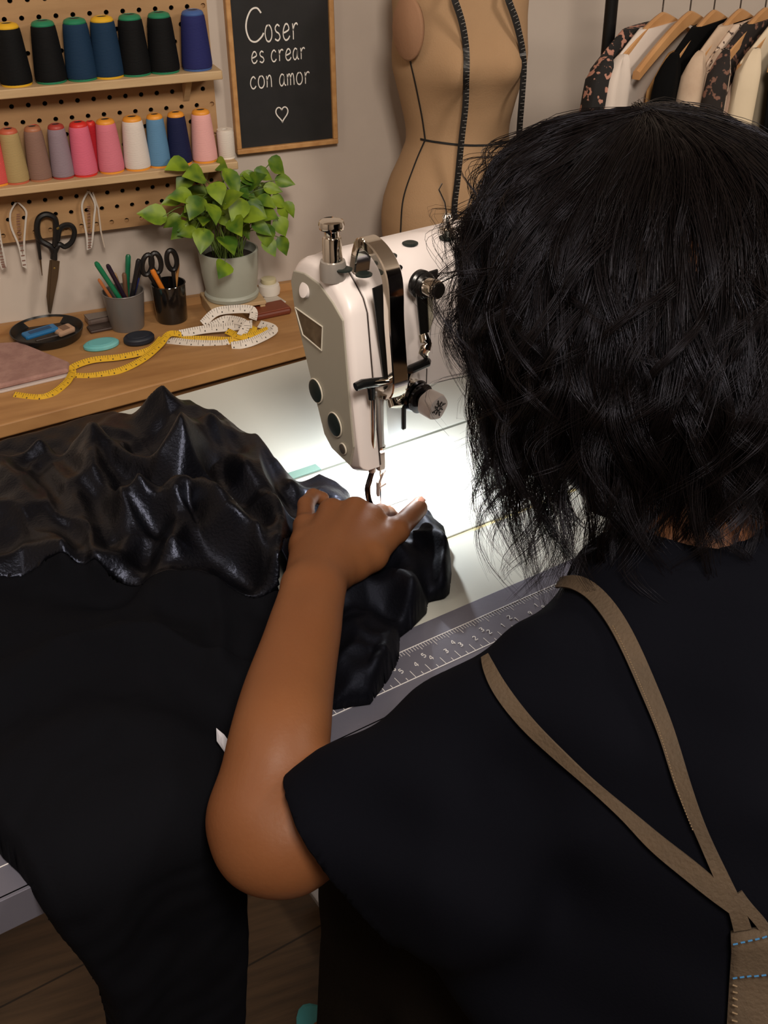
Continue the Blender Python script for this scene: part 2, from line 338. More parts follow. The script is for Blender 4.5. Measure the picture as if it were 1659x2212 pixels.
def chalkboard():
    A, B = WL(512, 330, 2.385), WL(728, 310, 2.385)
    x0, x1, z0, z1 = 0.585, 0.815, 0.824, 1.20
    r = thing('chalkboard', 'framed black chalkboard lettered in white, hanging beside the thread shelves', 'chalkboard', (x0, WY, z0))
    W_, H_ = x1-x0, z1-z0; fw = .0105
    m = mat('oak_frame', (196, 150, 96), .55, col2=(176, 128, 76), nscale=8, stretch=(6, 6, 6), bump=.1)
    MB().box((W_/2, -.008, H_/2), (W_-.006, .01, H_-.006)).build('board_panel', mat('slate', (19, 20, 21), .7, col2=(25, 25, 27), nscale=30, bump=.1), r)
    f = MB(); f.box((W_/2, -.011, fw/2), (W_, .022, fw), b=.0015).box((W_/2, -.011, H_-fw/2), (W_, .022, fw), b=.0015).box((fw/2, -.011, H_/2), (fw, .0215, H_-2*fw), b=.0015).box((W_-fw/2, -.011, H_/2), (fw, .0215, H_-2*fw), b=.0015)
    f.build('wood_frame', m, r)
    mc = mat('chalk_white', (232, 228, 222), .9)
    t = MB(); yy = -.0132
    def line(txt, pxl, pyl, pxr, size, sw, width):
        a, b = WL(pxl, pyl, 2.387), WL(pxr, pyl, 2.387)
        mbt = MB(); L = write(mbt, txt, (0, 0, 0), (1, 0, 0), (0, 0, 1), (0, -1, 0), size, sw, None, width)
        V = np.array(mbt.V); k = (b[0]-a[0])/V[:, 0].max(); V[:, 0] *= k
        V += np.array([a[0]-x0, yy, a[2]-z0]); t.add([tuple(v) for v in V], mbt.F)
    line('C', 530, 92, 572, .066, .0033, .75); line('oser', 572, 90, 645, .050, .0033, .75)
    line('es crear', 543, 137, 660, .036, .0028, .8); line('con amor', 540, 192, 670, .038, .0028, .8)
    t.build('chalk_lettering', mc, r); t = MB()
    c = WL(609, 245, 2.387); hp = []
    for k in range(41):
        a = 2*PI*k/40; hx = .0135*16*math.sin(a)**3/16; hz = .0165*(13*math.cos(a)-5*math.cos(2*a)-2*math.cos(3*a)-math.cos(4*a))/15
        hp.append((c[0]-x0+hx, yy, c[2]-z0+hz))
    ribbon(t, hp, (0, -1, 0), .0024, .0006)
    t.build('chalk_heart', mc, r)
chalkboard()
# ================================================================ LOW WORKBENCH
BZ = 0.50
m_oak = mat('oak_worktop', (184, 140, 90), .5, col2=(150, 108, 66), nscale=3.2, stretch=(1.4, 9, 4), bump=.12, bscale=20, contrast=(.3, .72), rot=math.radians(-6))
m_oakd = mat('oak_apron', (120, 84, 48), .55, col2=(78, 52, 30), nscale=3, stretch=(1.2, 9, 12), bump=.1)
def bench():
    r = thing('workbench', 'low oak workbench against the wall below the pegboard', 'workbench', (.35, 2.2, 0))
    def fy(x): return 1.954+(x+.011)*(2.071-1.954)/.613
    def tp(x0, x1, zb, zt, ins=0.0, back=2.398):
        return [(x0-.35, fy(x0)+ins-2.2), (x1-.35, fy(x1)+ins-2.2), (x1-.35, back-2.2), (x0-.35, back-2.2)]
    MB().prism(tp(-.55, .80, 0, 0), .028, (0, 0, BZ-.028), (1, 0, 0), (0, 1, 0)).build('bench_top', m_oak, r, bevel=.003)
    MB().prism([(p[0], p[1]) for p in [(-.9, .1815), (.45, .1815), (.45, .1975), (-.9, .1975)]], .018, (0, 0, BZ), (1, 0, 0), (0, 1, 0)).build('back_strip', m_oak, r)
    a = MB(); x0, x1 = -.52, .78
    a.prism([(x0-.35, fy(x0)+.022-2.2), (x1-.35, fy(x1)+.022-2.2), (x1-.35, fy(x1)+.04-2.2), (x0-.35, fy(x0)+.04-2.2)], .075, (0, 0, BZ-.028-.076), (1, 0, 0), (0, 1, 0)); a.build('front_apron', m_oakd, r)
    a = MB(); a.prism([(x0-.35, fy(x0)+.016-2.2), (x1-.35, fy(x1)+.016-2.2), (x1-.35, fy(x1)+.03-2.2), (x0-.35, fy(x0)+.03-2.2)], .016, (0, 0, BZ-.105), (1, 0, 0), (0, 1, 0)); a.build('lower_rail', m_oak, r)
    for x in (-.5, .60, .75):
        y = fy(x)
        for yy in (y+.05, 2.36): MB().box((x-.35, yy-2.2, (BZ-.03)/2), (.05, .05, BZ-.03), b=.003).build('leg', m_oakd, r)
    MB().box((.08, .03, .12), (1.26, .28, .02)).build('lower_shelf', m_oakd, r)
bench()
# --- plant
def plant():
    px, py = .533, 2.325
    st = thing('plant_stand', 'small pale wooden stand holding up the grey plant pot', 'plant stand', (px, py-.005, BZ))
    MB().box((0, 0, .027), (.125, .105, .008), b=.001).build('stand_top', m_shelf, st)
    for sx in (-1, 1):
        MB().box((sx*.055, 0, .0115), (.012, .1, .023), b=.001).build('stand_side', m_shelf, st)
    r = thing('potted_plant', 'leafy green plant in a round grey ceramic pot on a small wooden stand', 'plant', (px, py, BZ+.031))
    H_ = .108; R1, R0 = .0655, .056
    MB().lathe([(R0*.9, 0), (R0+.003, .002), (R0+.005, .01), (R0+.003, .014), (R0+.001, .016), (R1-.003, .06), (R1, H_-.006), (R1, H_), (R1-.004, H_+.001), (R1-.006, H_-.003), (R1-.008, H_-.02)], n=48, cap=False).build('pot', mat('grey_ceramic', (172, 176, 164), .45, col2=(158, 162, 150), nscale=5, bump=.15, bscale=40), r, smooth=True)
    MB().lathe([(R0*.9, 0.0005), (R0*.9, .001)], n=32).build('pot_foot', mat('grey_ceramic', (172, 176, 164)), r)
    MB().lathe([(.002, H_-.012), (.03, H_-.014), (R1-.0075, H_-.018)], n=32, cap=False).build('soil', mat('soil', (40, 30, 22), .95, bump=.8, bscale=80), r, smooth=True)
    # stems and leaves: each leaf faces outwards from its stem
    lv = MB(); sm = MB(); base = Vector((0, 0, H_-.02))
    spots = [(435, 378, .055, 2.29), (490, 372, .06, 2.27), (465, 400, .045, 2.24), (487, 440, .052, 2.22), (520, 436, .056, 2.23), (432, 432, .05, 2.25), (410, 425, .05, 2.27), (455, 445, .05, 2.23), (352, 468, .055, 2.27), (385, 470, .04, 2.29), (400, 485, .045, 2.28), (505, 475, .055, 2.21), (440, 500, .05, 2.24), (484, 515, .055, 2.22), (486, 570, .045, 2.235), (540, 440, .045, 2.26), (560, 460, .05, 2.27), (590, 430, .04, 2.28), (605, 445, .035, 2.28), (620, 440, .035, 2.29), (555, 370, .042, 2.30), (585, 350, .045, 2.31), (600, 388, .04, 2.31), (575, 405, .038, 2.29), (540, 400, .05, 2.3), (515, 405, .05, 2.3), (575, 490, .045, 2.24), (600, 475, .04, 2.25), (575, 520, .04, 2.24), (608, 515, .04, 2.25), (550, 485, .045, 2.24), (530, 465, .05, 2.24), (420, 500, .04, 2.27), (385, 430, .04, 2.3), (445, 470, .045, 2.25), (560, 430, .042, 2.27), (470, 350, .04, 2.31), (525, 380, .045, 2.31)]
    for k in range(34): spots.append((random.gauss(490, 48), random.gauss(440, 34), random.uniform(.034, .05), random.uniform(2.27, 2.36)))
    for (qx, qy, L, yy) in spots:
        c = Vector(WL(qx, qy, yy)) - Vector((px, py, BZ+.031))
        b0 = base + Vector((random.uniform(-.03, .03), random.uniform(-.03, .03), 0))
        out = Vector((c.x, c.y, 0)); up = Vector((0, 0, 1))
        mid = b0.lerp(c, .5) + Vector((0, 0, .04+.03*random.random()))
        sm.tube(catmull([b0, mid, c], 6), .0011, n=5)
        d = (Vector((c.x*1.0, c.y*.6-.02, 0)).normalized()*random.uniform(.5, 1)+Vector((random.uniform(-.6, .6), random.uniform(-.3, .3), random.uniform(-.9, .55))))
        d.normalize(); nn = Vector((random.uniform(-.5, .5), -.7, random.uniform(.3, 1.0))); nn = (nn-d*nn.dot(d)).normalized(); s_ = d.cross(nn)
        L = L*1.1; wd = L*random.uniform(.32, .44); rows = [(0, .05), (.08, .55), (.25, .95), (.45, 1.0), (.65, .75), (.85, .33), (1, .02)]
        V = []; F = []
        for t, ww in rows:
            cc = c + d*(L*(t-.15)) - nn*(L*.25*t*t)
            for q in (-1, -.5, 0, .5, 1): V.append(tuple(cc + s_*(wd*ww*q) + nn*(abs(q)*wd*ww*.28)))
        for i in range(6):
            for j in range(4): F.append((i*5+j, i*5+j+1, i*5+j+6, i*5+j+5))
        lv.add(V, F)
    ml = mat('leaf_green', (122, 148, 34), .45, col2=(58, 94, 24), nscale=24, spec=.4, contrast=(.38, .62), detail=2)
    lv.build('foliage', ml, r, smooth=True, auto=False); sm.build('stems', mat('stem_green', (96, 120, 50), .6), r, smooth=True)
plant()
# --- cups with tools
def cup(name, label, loc, r0, r1, h, m, th=.002):
    r = thing(name, label, 'cup', loc)
    MB().lathe([(r0*.96, 0), (r0, .003), (r1, h), (r1-th, h), (r0-th, .005), (.001, .004)], n=36, cap=False).lathe([(r0*.96, 0), (r0*.5, .0005)], n=36).build('cup_body', m, r, smooth=True)
    MB().tube([(r1*math.cos(a)*.995, r1*math.sin(a)*.995, h) for a in np.linspace(0, 2*PI, 37)], .0014, n=6, cap=False).build('cup_rim', m, r, smooth=True)
    return r
C1 = (.293, 2.315, BZ); C2 = (.392, 2.318, BZ)
cup('pencil_cup', 'frosted grey plastic cup full of pens, left of the black cup', C1, .036, .0445, .083, mat('smoky_plastic', (128, 122, 118), .35, trans=.35))
cup('tool_cup', 'glossy black cup holding scissors, right of the grey pen cup', C2, .034, .037, .085, mat('glossy_black', (20, 19, 19), .12, coat=.5))
def stick(name, label, cat, c, bx, by, top, r, col, group, tipcol=None, flat=1.0):
    b = Vector((c[0]+bx, c[1]+by, c[2]+.008)); t = Vector(WL(*top)); d = (t-b); L = d.length
    o = thing(name, label, cat, tuple(b), 0, group); d.normalize()
    k = [(r*.3, 0), (r*.8, .012), (r, .02), (r, L*.8), (r*1.05, L*.81), (r*1.05, L*.97), (r*.7, L)]
    MB().lathe(k[:4], n=14, axis=d).build('barrel', mat('pen_'+''.join('%02x' % v for v in col), col, .3), o, smooth=True)
    tc = tipcol or col
    MB().lathe(k[3:], n=14, axis=d).build('pen_cap', mat('pen_'+''.join('%02x' % v for v in tc), tc, .3), o, smooth=True)
G1 = 'pens in the grey cup'
stick('marker_pen', 'green marker leaning out to the left of the grey cup', 'pen', C1, .018, -.012, (207, 567, 2.27), .0052, (24, 116, 78), G1)
stick('marker_pen', 'dark purple pen in the grey cup leaning left behind the green marker', 'pen', C1, .022, .0, (232, 572, 2.29), .0048, (40, 28, 44), G1)
stick('marker_pen', 'upright green marker at the back of the grey cup', 'pen', C1, .0, .018, (277, 550, 2.34), .0055, (22, 104, 72), G1)
stick('marker_pen', 'blue pen in the grey cup leaning right', 'pen', C1, -.008, -.006, (305, 572, 2.31), .005, (30, 44, 110), G1, (26, 26, 30))
stick('pencil', 'orange pencil stub low at the left rim of the grey cup', 'pencil', C1, .0, .002, (213, 603, 2.30), .0034, (196, 120, 70), G1)
stick('marker_pen', 'brown pen upright in the middle of the grey cup', 'pen', C1, .004, .004, (268, 590, 2.31), .0048, (112, 82, 62), G1)
stick('marker_pen', 'tan brush handle upright in the grey cup', 'pen', C1, .012, .012, (246, 590, 2.33), .0045, (176, 140, 96), G1)
stick('marker_pen', 'black marker between the two cups leaning right in the grey cup', 'pen', C1, -.004, -.014, (300, 560, 2.29), .0055, (24, 24, 28), G1)
G2 = 'tools in the black cup'
stick('craft_knife', 'orange-handled knife in the black cup', 'knife', C2, .01, .0, (328, 582, 2.30), .0055, (214, 122, 40), G2)
stick('pencil', 'tan pencil at the right of the black cup', 'pencil', C2, .004, .01, (385, 568, 2.33), .0035, (196, 140, 80), G2)
def loop(mb, c, rx, rz, tilt, r, n=24, flat=1.0, egg=0.0, ax=(1, 0, 0), az=(0, 0, 1)):
    ax, az = Vector(ax), Vector(az); pts = []
    for k in range(n+1):
        a = 2*PI*k/n; u = rx*math.cos(a)*(1+egg*math.sin(a)); v = rz*math.sin(a)
        pts.append(Vector(c)+ax*(u*math.cos(tilt)-v*math.sin(tilt))+az*(u*math.sin(tilt)+v*math.cos(tilt)))
    mb.tube(pts, r, n=8, cap=False, flat=flat, up=ax.cross(az))
m_bh = mat('black_handle', (18, 18, 19), .38)
m_blade = mat('scissor_steel', (120, 104, 84), .34, metal=.9)
def cup_scissors(label, pxl, pyl, pxr, pyr, yy, base, grp):
    a = Vector(WL(pxl, pyl, yy)); b = Vector(WL(pxr, pyr, yy)) if pxr else None; bz = Vector(base)
    o = thing('scissors', label, 'scissors', tuple(bz), 0, grp)
    for p in ([a, b] if b else [a]):
        mb = MB(); q = p-bz; loop(mb, q, .0105, .022, -.25 if (b and p is a) else .05, .0056)
        mb.tube([q+Vector((0, 0, -.02)), q*.5+Vector((0, 0, -.0)), Vector((0, .0, .02))], .0042, n=8); mb.build('handle_loop', m_bh, o, smooth=True)
    MB().box((0, 0, .01), (.008, .002, .05)).build('blade', m_blade, o)
cup_scissors('black looped scissor handles standing in the left of the black cup', 318, 572, 337, 568, 2.305, (C2[0]-.006, C2[1], BZ+.02), G2)
cup_scissors('single black scissor handle standing upright in the black cup', 371, 562, None, None, 2.31, (C2[0]+.012, C2[1]-.004, BZ+.02), G2)
# --- black tray with odds and ends
tc0 = (.123, 2.322, BZ)
r = thing('round_tray', 'round black tray of sewing odds and ends', 'tray', tc0)
MB().lathe([(.066, 0), (.070, .003), (.077, .022), (.075, .0225), (.068, .006), (.001, .005)], n=48, cap=False).lathe([(.066, 0), (.01, .0003)], n=48).build('tray_dish', mat('tray_black', (22, 22, 22), .35), r, smooth=True)
TG = 'odds and ends in the round tray'
def slab(name, label, cat, loc, d, rz, m, tilt=0.0, group=None, parts=None):
    o = thing(name, label, cat, loc, rz, group); o.rotation_euler = (tilt, 0, rz)
    MB().box((0, 0, d[2]/2), d, b=min(d)*.35).build('body', m, o, smooth=False); 
    if parts: parts(o)
    return o
def eyelet(o): MB().box((0, 0, .0092), (.05, .012, .001), b=.0004).build('printed_strip', mat('blue_dark', (24, 70, 110), .4), o)
slab('needle_case', 'flat bright blue case lying across the round black tray', 'case', (.108, 2.312, BZ+.0165), (.075, .026, .009), .35, mat('case_blue', (36, 108, 162), .4), .1, TG, eyelet)
def rub(o): MB().box((0, 0, .0125), (.018, .018, .001), b=.0004).build('label_patch', mat('tan_dark', (120, 92, 72), .6), o)
slab('chalk_block', 'tan rounded chalk block at the right of the round tray', 'chalk', (.158, 2.318, BZ+.008), (.042, .028, .012), .5, mat('block_tan', (176, 142, 116), .6), .15, TG, rub)
slab('seam_ripper', 'dark slim tool lying at the front of the round tray', 'tool', (.128, 2.30, BZ+.008), (.07, .006, .005), .25, mat('tool_dark', (58, 50, 46), .4), 0, TG, lambda o: MB().box((.038, 0, .0025), (.012, .0025, .0015), b=.0004).build('metal_tip', m_blade, o))
def lid(o): MB().box((0, 0, .016), (.052, .034, .002), b=.0006).build('box_lid', mat('clear_lid', (150, 138, 130), .2, trans=.4), o)
slab('pin_box', 'small clear plastic pin box between the round tray and the pen cup', 'box', (.238, 2.368, BZ), (.054, .036, .015), .15, mat('clear_box', (130, 112, 104), .25, trans=.3), 0, None, lid)
def tin(o): MB().box((0, 0, .0075), (.05, .03, .001), b=.0004).build('tin_lid', mat('tin_dark2', (50, 38, 34), .3), o)
slab('dark_tin', 'flat dark tin in front of the clear pin box', 'tin', (.236, 2.325, BZ), (.055, .034, .007), .1, mat('tin_dark', (62, 46, 40), .35), 0, None, tin)
def scr(o): MB().box((0, 0, .0092), (.062, .13, .0006), b=.0002).build('screen', mat('phone_glass', (10, 10, 12), .08), o)
slab('phone', 'dark phone lying at the left frame edge beside the round tray', 'phone', (-.018, 2.30, BZ), (.07, .14, .009), .2, mat('phone_body', (40, 40, 44), .4), 0, None, scr)
# tailor's chalks
def pebble(name, label, loc, rx, ry, h, rz, m, top):
    o = thing(name, label, 'tailor chalk', loc, rz, 'tailor chalks on the bench')
    MB().lathe([(.92, 0), (1, h*.25), (1, h*.7), (.9, h*.95), (.8, h)], n=40).build('chalk_disc', m, o, smooth=True)
    for v in o.children[0].data.vertices: v.co.x *= rx; v.co.y *= ry
    MB().lathe([(.7, h), (.68, h+.0006)], n=40).build('pressed_face', top, o)
    for v in o.children[1].data.vertices: v.co.x *= rx; v.co.y *= ry
pebble('tailor_chalk', 'turquoise oval tailor chalk lying on the bench', (.222, 2.232, BZ), .0375, .026, .011, .1, mat('turq', (96, 176, 180), .6, col2=(120, 190, 190), nscale=30), mat('turq_t', (106, 184, 188), .6))
pebble('tailor_chalk', 'dark navy oval tailor chalk next to the turquoise one', (.301, 2.226, BZ), .033, .026, .016, .1, mat('navyc', (26, 32, 44), .5), mat('navyc_t', (32, 38, 50), .55))
# folded fabric at the left
def folded():
    o = thing('folded_fabric', 'dusty pink folded fabric at the left end of the bench', 'fabric', (.03, 2.19, BZ))
    a = [P(45, 752, BZ), P(152, 796, BZ), P(150, 812, BZ), P(0, 848, BZ), P(-120, 860, BZ), P(-100, 760, BZ)]
    out = [(p[0]-.03, p[1]-2.19) for p in a]
    MB().prism(out, .012, (0, 0, 0.0045), (1, 0, 0), (0, 1, 0), b=.004).build('upper_fold', mat('pink_linen', (168, 132, 122), .9, bump=.5, bscale=250, col2=(150, 114, 106), nscale=40), o, bevel=.003)
    out2 = [(p[0]*1.03+.003, p[1]*1.03-.002) for p in out]
    MB().prism(out2, .0045, (0, 0, 0), (1, 0, 0), (0, 1, 0), b=.001).build('paper_liner', mat('pale_liner', (196, 184, 178), .85), o)
folded()
# --- tape measures lying on the bench
def tape_marks(mb, pts, nrms, w, every, m=None, lift=.0007, big=5):
    """small printed marks along a tape"""
    acc = 0; cnt = 0
    for i in range(len(pts)-1):
        a, b = Vector(pts[i]), Vector(pts[i+1]); L = (b-a).length
        if L < 1e-6: continue
        t = (b-a)/L; n = Vector(nrms[i] if isinstance(nrms, list) else nrms); n = (n-t*n.dot(t)).normalized(); s_ = t.cross(n)
        while acc < L:
            c = a+t*acc+n*lift; cnt += 1
            wl = w*(.34 if cnt % big else .7)
            mid = c + s_*(w*.5-wl*.5)*(-1)
            mb.add([mid-t*.0004-s_*wl/2, mid+t*.0004-s_*wl/2, mid+t*.0004+s_*wl/2, mid-t*.0004+s_*wl/2], [(0, 1, 2, 3)])
            if cnt % big == 2:
                mid = c+s_*w*.2; mb.add([mid-t*.0012-s_*.0016, mid+t*.0012-s_*.0016, mid+t*.0012+s_*.0016, mid-t*.0012+s_*.0016], [(0, 1, 2, 3)])
            acc += every
        acc -= L
m_tyel = mat('tape_yellow', (214, 170, 40), .5); m_twht = mat('tape_white', (214, 206, 196), .5); m_ink = mat('tape_ink', (48, 40, 34), .7)
def bench_tape():
    o = thing('measuring_tape', 'yellow and white tape measure trailing in a loose bundle across the bench', 'tape measure', (.3, 2.16, BZ)); off = np.array([.3, 2.16, BZ])
    def pts(lst): return catmull([P(a, b, BZ+h)-off for a, b, h in lst], 8)
    mk = MB()
    ya = pts([(30, 853, .002), (95, 858, .002), (140, 830, .004), (156, 805, .006), (158, 793, .008), (200, 778, .009), (262, 771, .008), (322, 756, .012), (350, 730, .018)])
    yb = pts([(160, 812, .002), (200, 812, .002), (260, 800, .004), (310, 775, .008), (345, 745, .014), (365, 722, .02), (392, 722, .014)])
    mb = MB(); 
    for q in (ya, yb): n = [(0, -.55, .83)]*len(q); ribbon(mb, q, n, .0145, .0006); tape_marks(mk, q, n, .0145, .005)
    mb.build('yellow_stretch', m_tyel, o, smooth=False)
    mb = MB()
    for lst, nn in (([(388, 722, .014), (440, 712, .016), (500, 706, .02), (545, 700, .03)], (0, -.75, .66)),
                ([(362, 735, .004), (420, 742, .003), (485, 742, .002), (510, 730, .006)], (0, -.6, .8)),
                ([(438, 700, .02), (465, 675, .035), (505, 668, .04), (545, 670, .038), (546, 690, .026)], (.1, -.85, .5)),
                ([(500, 748, .004), (545, 738, .01), (592, 712, .012), (560, 700, .012)], (0, -.75, .6)),
                ([(455, 706, .02), (490, 690, .03), (530, 700, .03), (520, 725, .014)], (-.2, -.7, .7))):
        q = pts(lst); n = [nn]*len(q); ribbon(mb, q, n, .018, .0006); tape_marks(mk, q, n, .018, .005)
    mb.build('white_stretch', m_twht, o)
    mb = MB()
    for lst, nn in (([(375, 735, .004), (430, 733, .006), (500, 735, .006), (540, 725, .012), (548, 705, .02)], (.1, -.7, .7)), ([(490, 715, .016), (530, 728, .012), (580, 712, .012)], (0, -.6, .8))):
        q = pts(lst); n = [nn]*len(q); ribbon(mb, q, n, .016, .0006); tape_marks(mk, q, n, .016, .005)
    mb.build('yellow_bundle', m_tyel, o)
    mk.build('printed_marks', m_ink, o)
bench_tape()
# wallet / case, paper and jar near the pot
def wpart(o):
    MB().box((0, 0, .0155), (.082, .05, .003), b=.001).build('lid', mat('wal2', (120, 58, 36), .4), o)
slab('leather_case', 'reddish brown leather case behind the sewing machine head', 'case', (.60, 2.265, BZ), (.088, .055, .015), .12, mat('wal1', (108, 50, 32), .4), 0, None, wpart)
slab('paper_slip', 'white paper slip lying on the bench behind the leather case', 'paper', (.615, 2.33, BZ), (.07, .05, .003), .2, mat('paperw', (196, 188, 176), .8), 0, None)
o = thing('white_jar', 'small white round jar on the bench behind the plant pot', 'jar', (.632, 2.372, BZ))
MB().lathe([(.018, 0), (.024, .004), (.026, .015), (.024, .026), (.018, .03)], n=32).build('jar_body', mat('jar_white', (216, 210, 200), .5), o, smooth=True)
MB().lathe([(.017, .03), (.018, .032), (.017, .04), (.008, .042)], n=32).build('jar_lid', mat('jar_cream', (204, 196, 160), .5), o, smooth=True)
# ================================================================ TOOLS HANGING ON THE PEGBOARD
HG = 'tools hanging from the pegboard'
def wallpt(px, py, y=2.36): return Vector(WL(px, py, y))
m_clear = mat('ruler_white', (206, 200, 192), .35, trans=.12)
def french(label, pts_l, pts_r, yy, legs=None):
    c = wallpt(*pts_l[0], yy); o = thing('styling_ruler', label, 'ruler', tuple(c), 0, HG)
    L = [wallpt(*p, yy)-c for p in pts_l]; R = [wallpt(*p, yy)-c for p in pts_r]
    L = catmull(L, 5); R = catmull(R, 5)
    mb = MB(); rings = []
    for a, b in zip(L, R):
        a, b = Vector(a), Vector(b); d = (b-a); k = min(.34, .004/max(d.length, .001)) if d.length > .012 else 0
        rings.append((a, a+d*(k if k else .5), b-d*(k if k else .5), b))
    for s0, s1 in ((0, 1), (2, 3)):
        mb.loft([[tuple(r_[s0]), tuple(r_[s1]), tuple(r_[s1]+Vector((0, -.0025, 0))), tuple(r_[s0]+Vector((0, -.0025, 0)))] for r_ in rings])
    mb.build('ruler_blade', m_clear, o)
    mk = MB(); n = len(L)
    for i in range(int(n*.3), n-1):
        a, b = Vector(L[i]), Vector(R[i]); m_ = a.lerp(b, .5)+Vector((0, -.0032, 0)); w_ = min((b-a).length*.3, .0035)
        mk.box(tuple(m_), (w_*2, .0006, .0022))
    mk.build('printed_scale', mat('ruler_ink', (120, 84, 72), .6), o)
    h = MB().tube([Vector((0.003, 0, -.005)), Vector((0.003, .01, -.003)), Vector((.003, .014, .0))], .0015, n=6); h.build('hanging_hook', m_blade, o)
    if legs:
        mb = MB()
        for lg in legs: mb.tube([wallpt(*p, yy-.002)-c for p in lg], .0018, n=6)
        mb.build('thin_arm', mat('wood_thin', (196, 184, 170), .4), o)
french('white curved styling ruler hanging left of the big scissors', [(32, 437), (20, 460), (22, 490), (38, 530), (48, 575)], [(42, 437), (58, 455), (57, 480), (54, 530), (58, 580)], 2.362)
french('white pointed styling ruler hanging right of the big scissors', [(188, 412), (175, 440), (178, 470), (185, 510), (187, 540)], [(194, 412), (207, 440), (205, 470), (202, 510), (198, 535)], 2.362, [[(200, 415), (212, 450), (218, 500), (226, 534)]])
french('pale ruler cut by the left frame edge below the pegboard', [(-12, 480), (-10, 520), (-4, 560), (4, 582)], [(-2, 480), (4, 520), (12, 560), (14, 575)], 2.362)
def scissors_wall():
    c = wallpt(118, 500, 2.358); o = thing('tailor_scissors', 'large black-handled tailor scissors hanging open-handled on the wall', 'scissors', tuple(c), 0, HG)
    def q(px, py, dy=0): return wallpt(px, py, 2.358+dy)-c
    mb = MB()
    mb.tube([q(*p) for p in catmull([(115, 545), (108, 532), (86, 518), (80, 495), (84, 472), (100, 463), (118, 472), (121, 500), (119, 530)], 5)], .0064, n=8); mb.build('handle', m_bh, o, smooth=True)
    mb = MB(); mb.tube([q(*p) for p in catmull([(119, 545), (128, 528), (140, 533), (155, 522), (161, 500), (153, 487), (138, 487), (128, 497), (124, 520)], 5)], .0055, n=8)
    mb.tube([q(117, 535), q(116, 560)], [.0075, .0085], n=10, flat=.6); mb.build('handle', m_bh, o, smooth=True)
    for k, ol in enumerate((((107, 562), (118, 560), (116, 600), (110, 640), (108, 676), (104, 674), (100, 640), (103, 600)), ((112, 560), (129, 564), (125, 600), (117, 640), (110, 677), (106, 676), (107, 640), (110, 600)))):
        pl_ = [q(*v, -.0022*k) for v in ol]
        V = [tuple(v) for v in pl_]+[tuple(v+Vector((0, -.002, 0))) for v in pl_]; n = len(pl_)
        F = [tuple(range(n)), tuple(range(2*n-1, n-1, -1))]+[(i, (i+1) % n, (i+1) % n+n, i+n) for i in range(n)]
        MB().add(V, F).build('blade', m_blade, o)
    MB().lathe([(.003, 0), (.003, .004), (.001, .0045)], c=tuple(q(117, 578)), n=14, axis=(0, -1, 0)).build('pivot_screw', mat('brass', (190, 160, 90), .3, metal=.9), o)
    MB().lathe([(.0045, 0), (.0045, .004), (.002, .006)], c=tuple(q(123, 492, 0)), n=14, axis=(0, -1, 0)).build('hanging_peg', mat('brass', (190, 160, 90)), o)
scissors_wall()
c = wallpt(80, 480, 2.362); o = thing('tracing_tool', 'thin black tool hanging just left of the big scissors', 'tool', tuple(c), 0, HG)
MB().tube([wallpt(79, 478)-c, wallpt(82, 520)-c, wallpt(87, 560)-c], [.0035, .0045, .003], n=8).build('tool_handle', m_bh, o, smooth=True)
MB().tube([wallpt(87, 560)-c, wallpt(91, 595)-c], [.0022, .0008], n=8).build('tool_tip', m_blade, o, smooth=True)
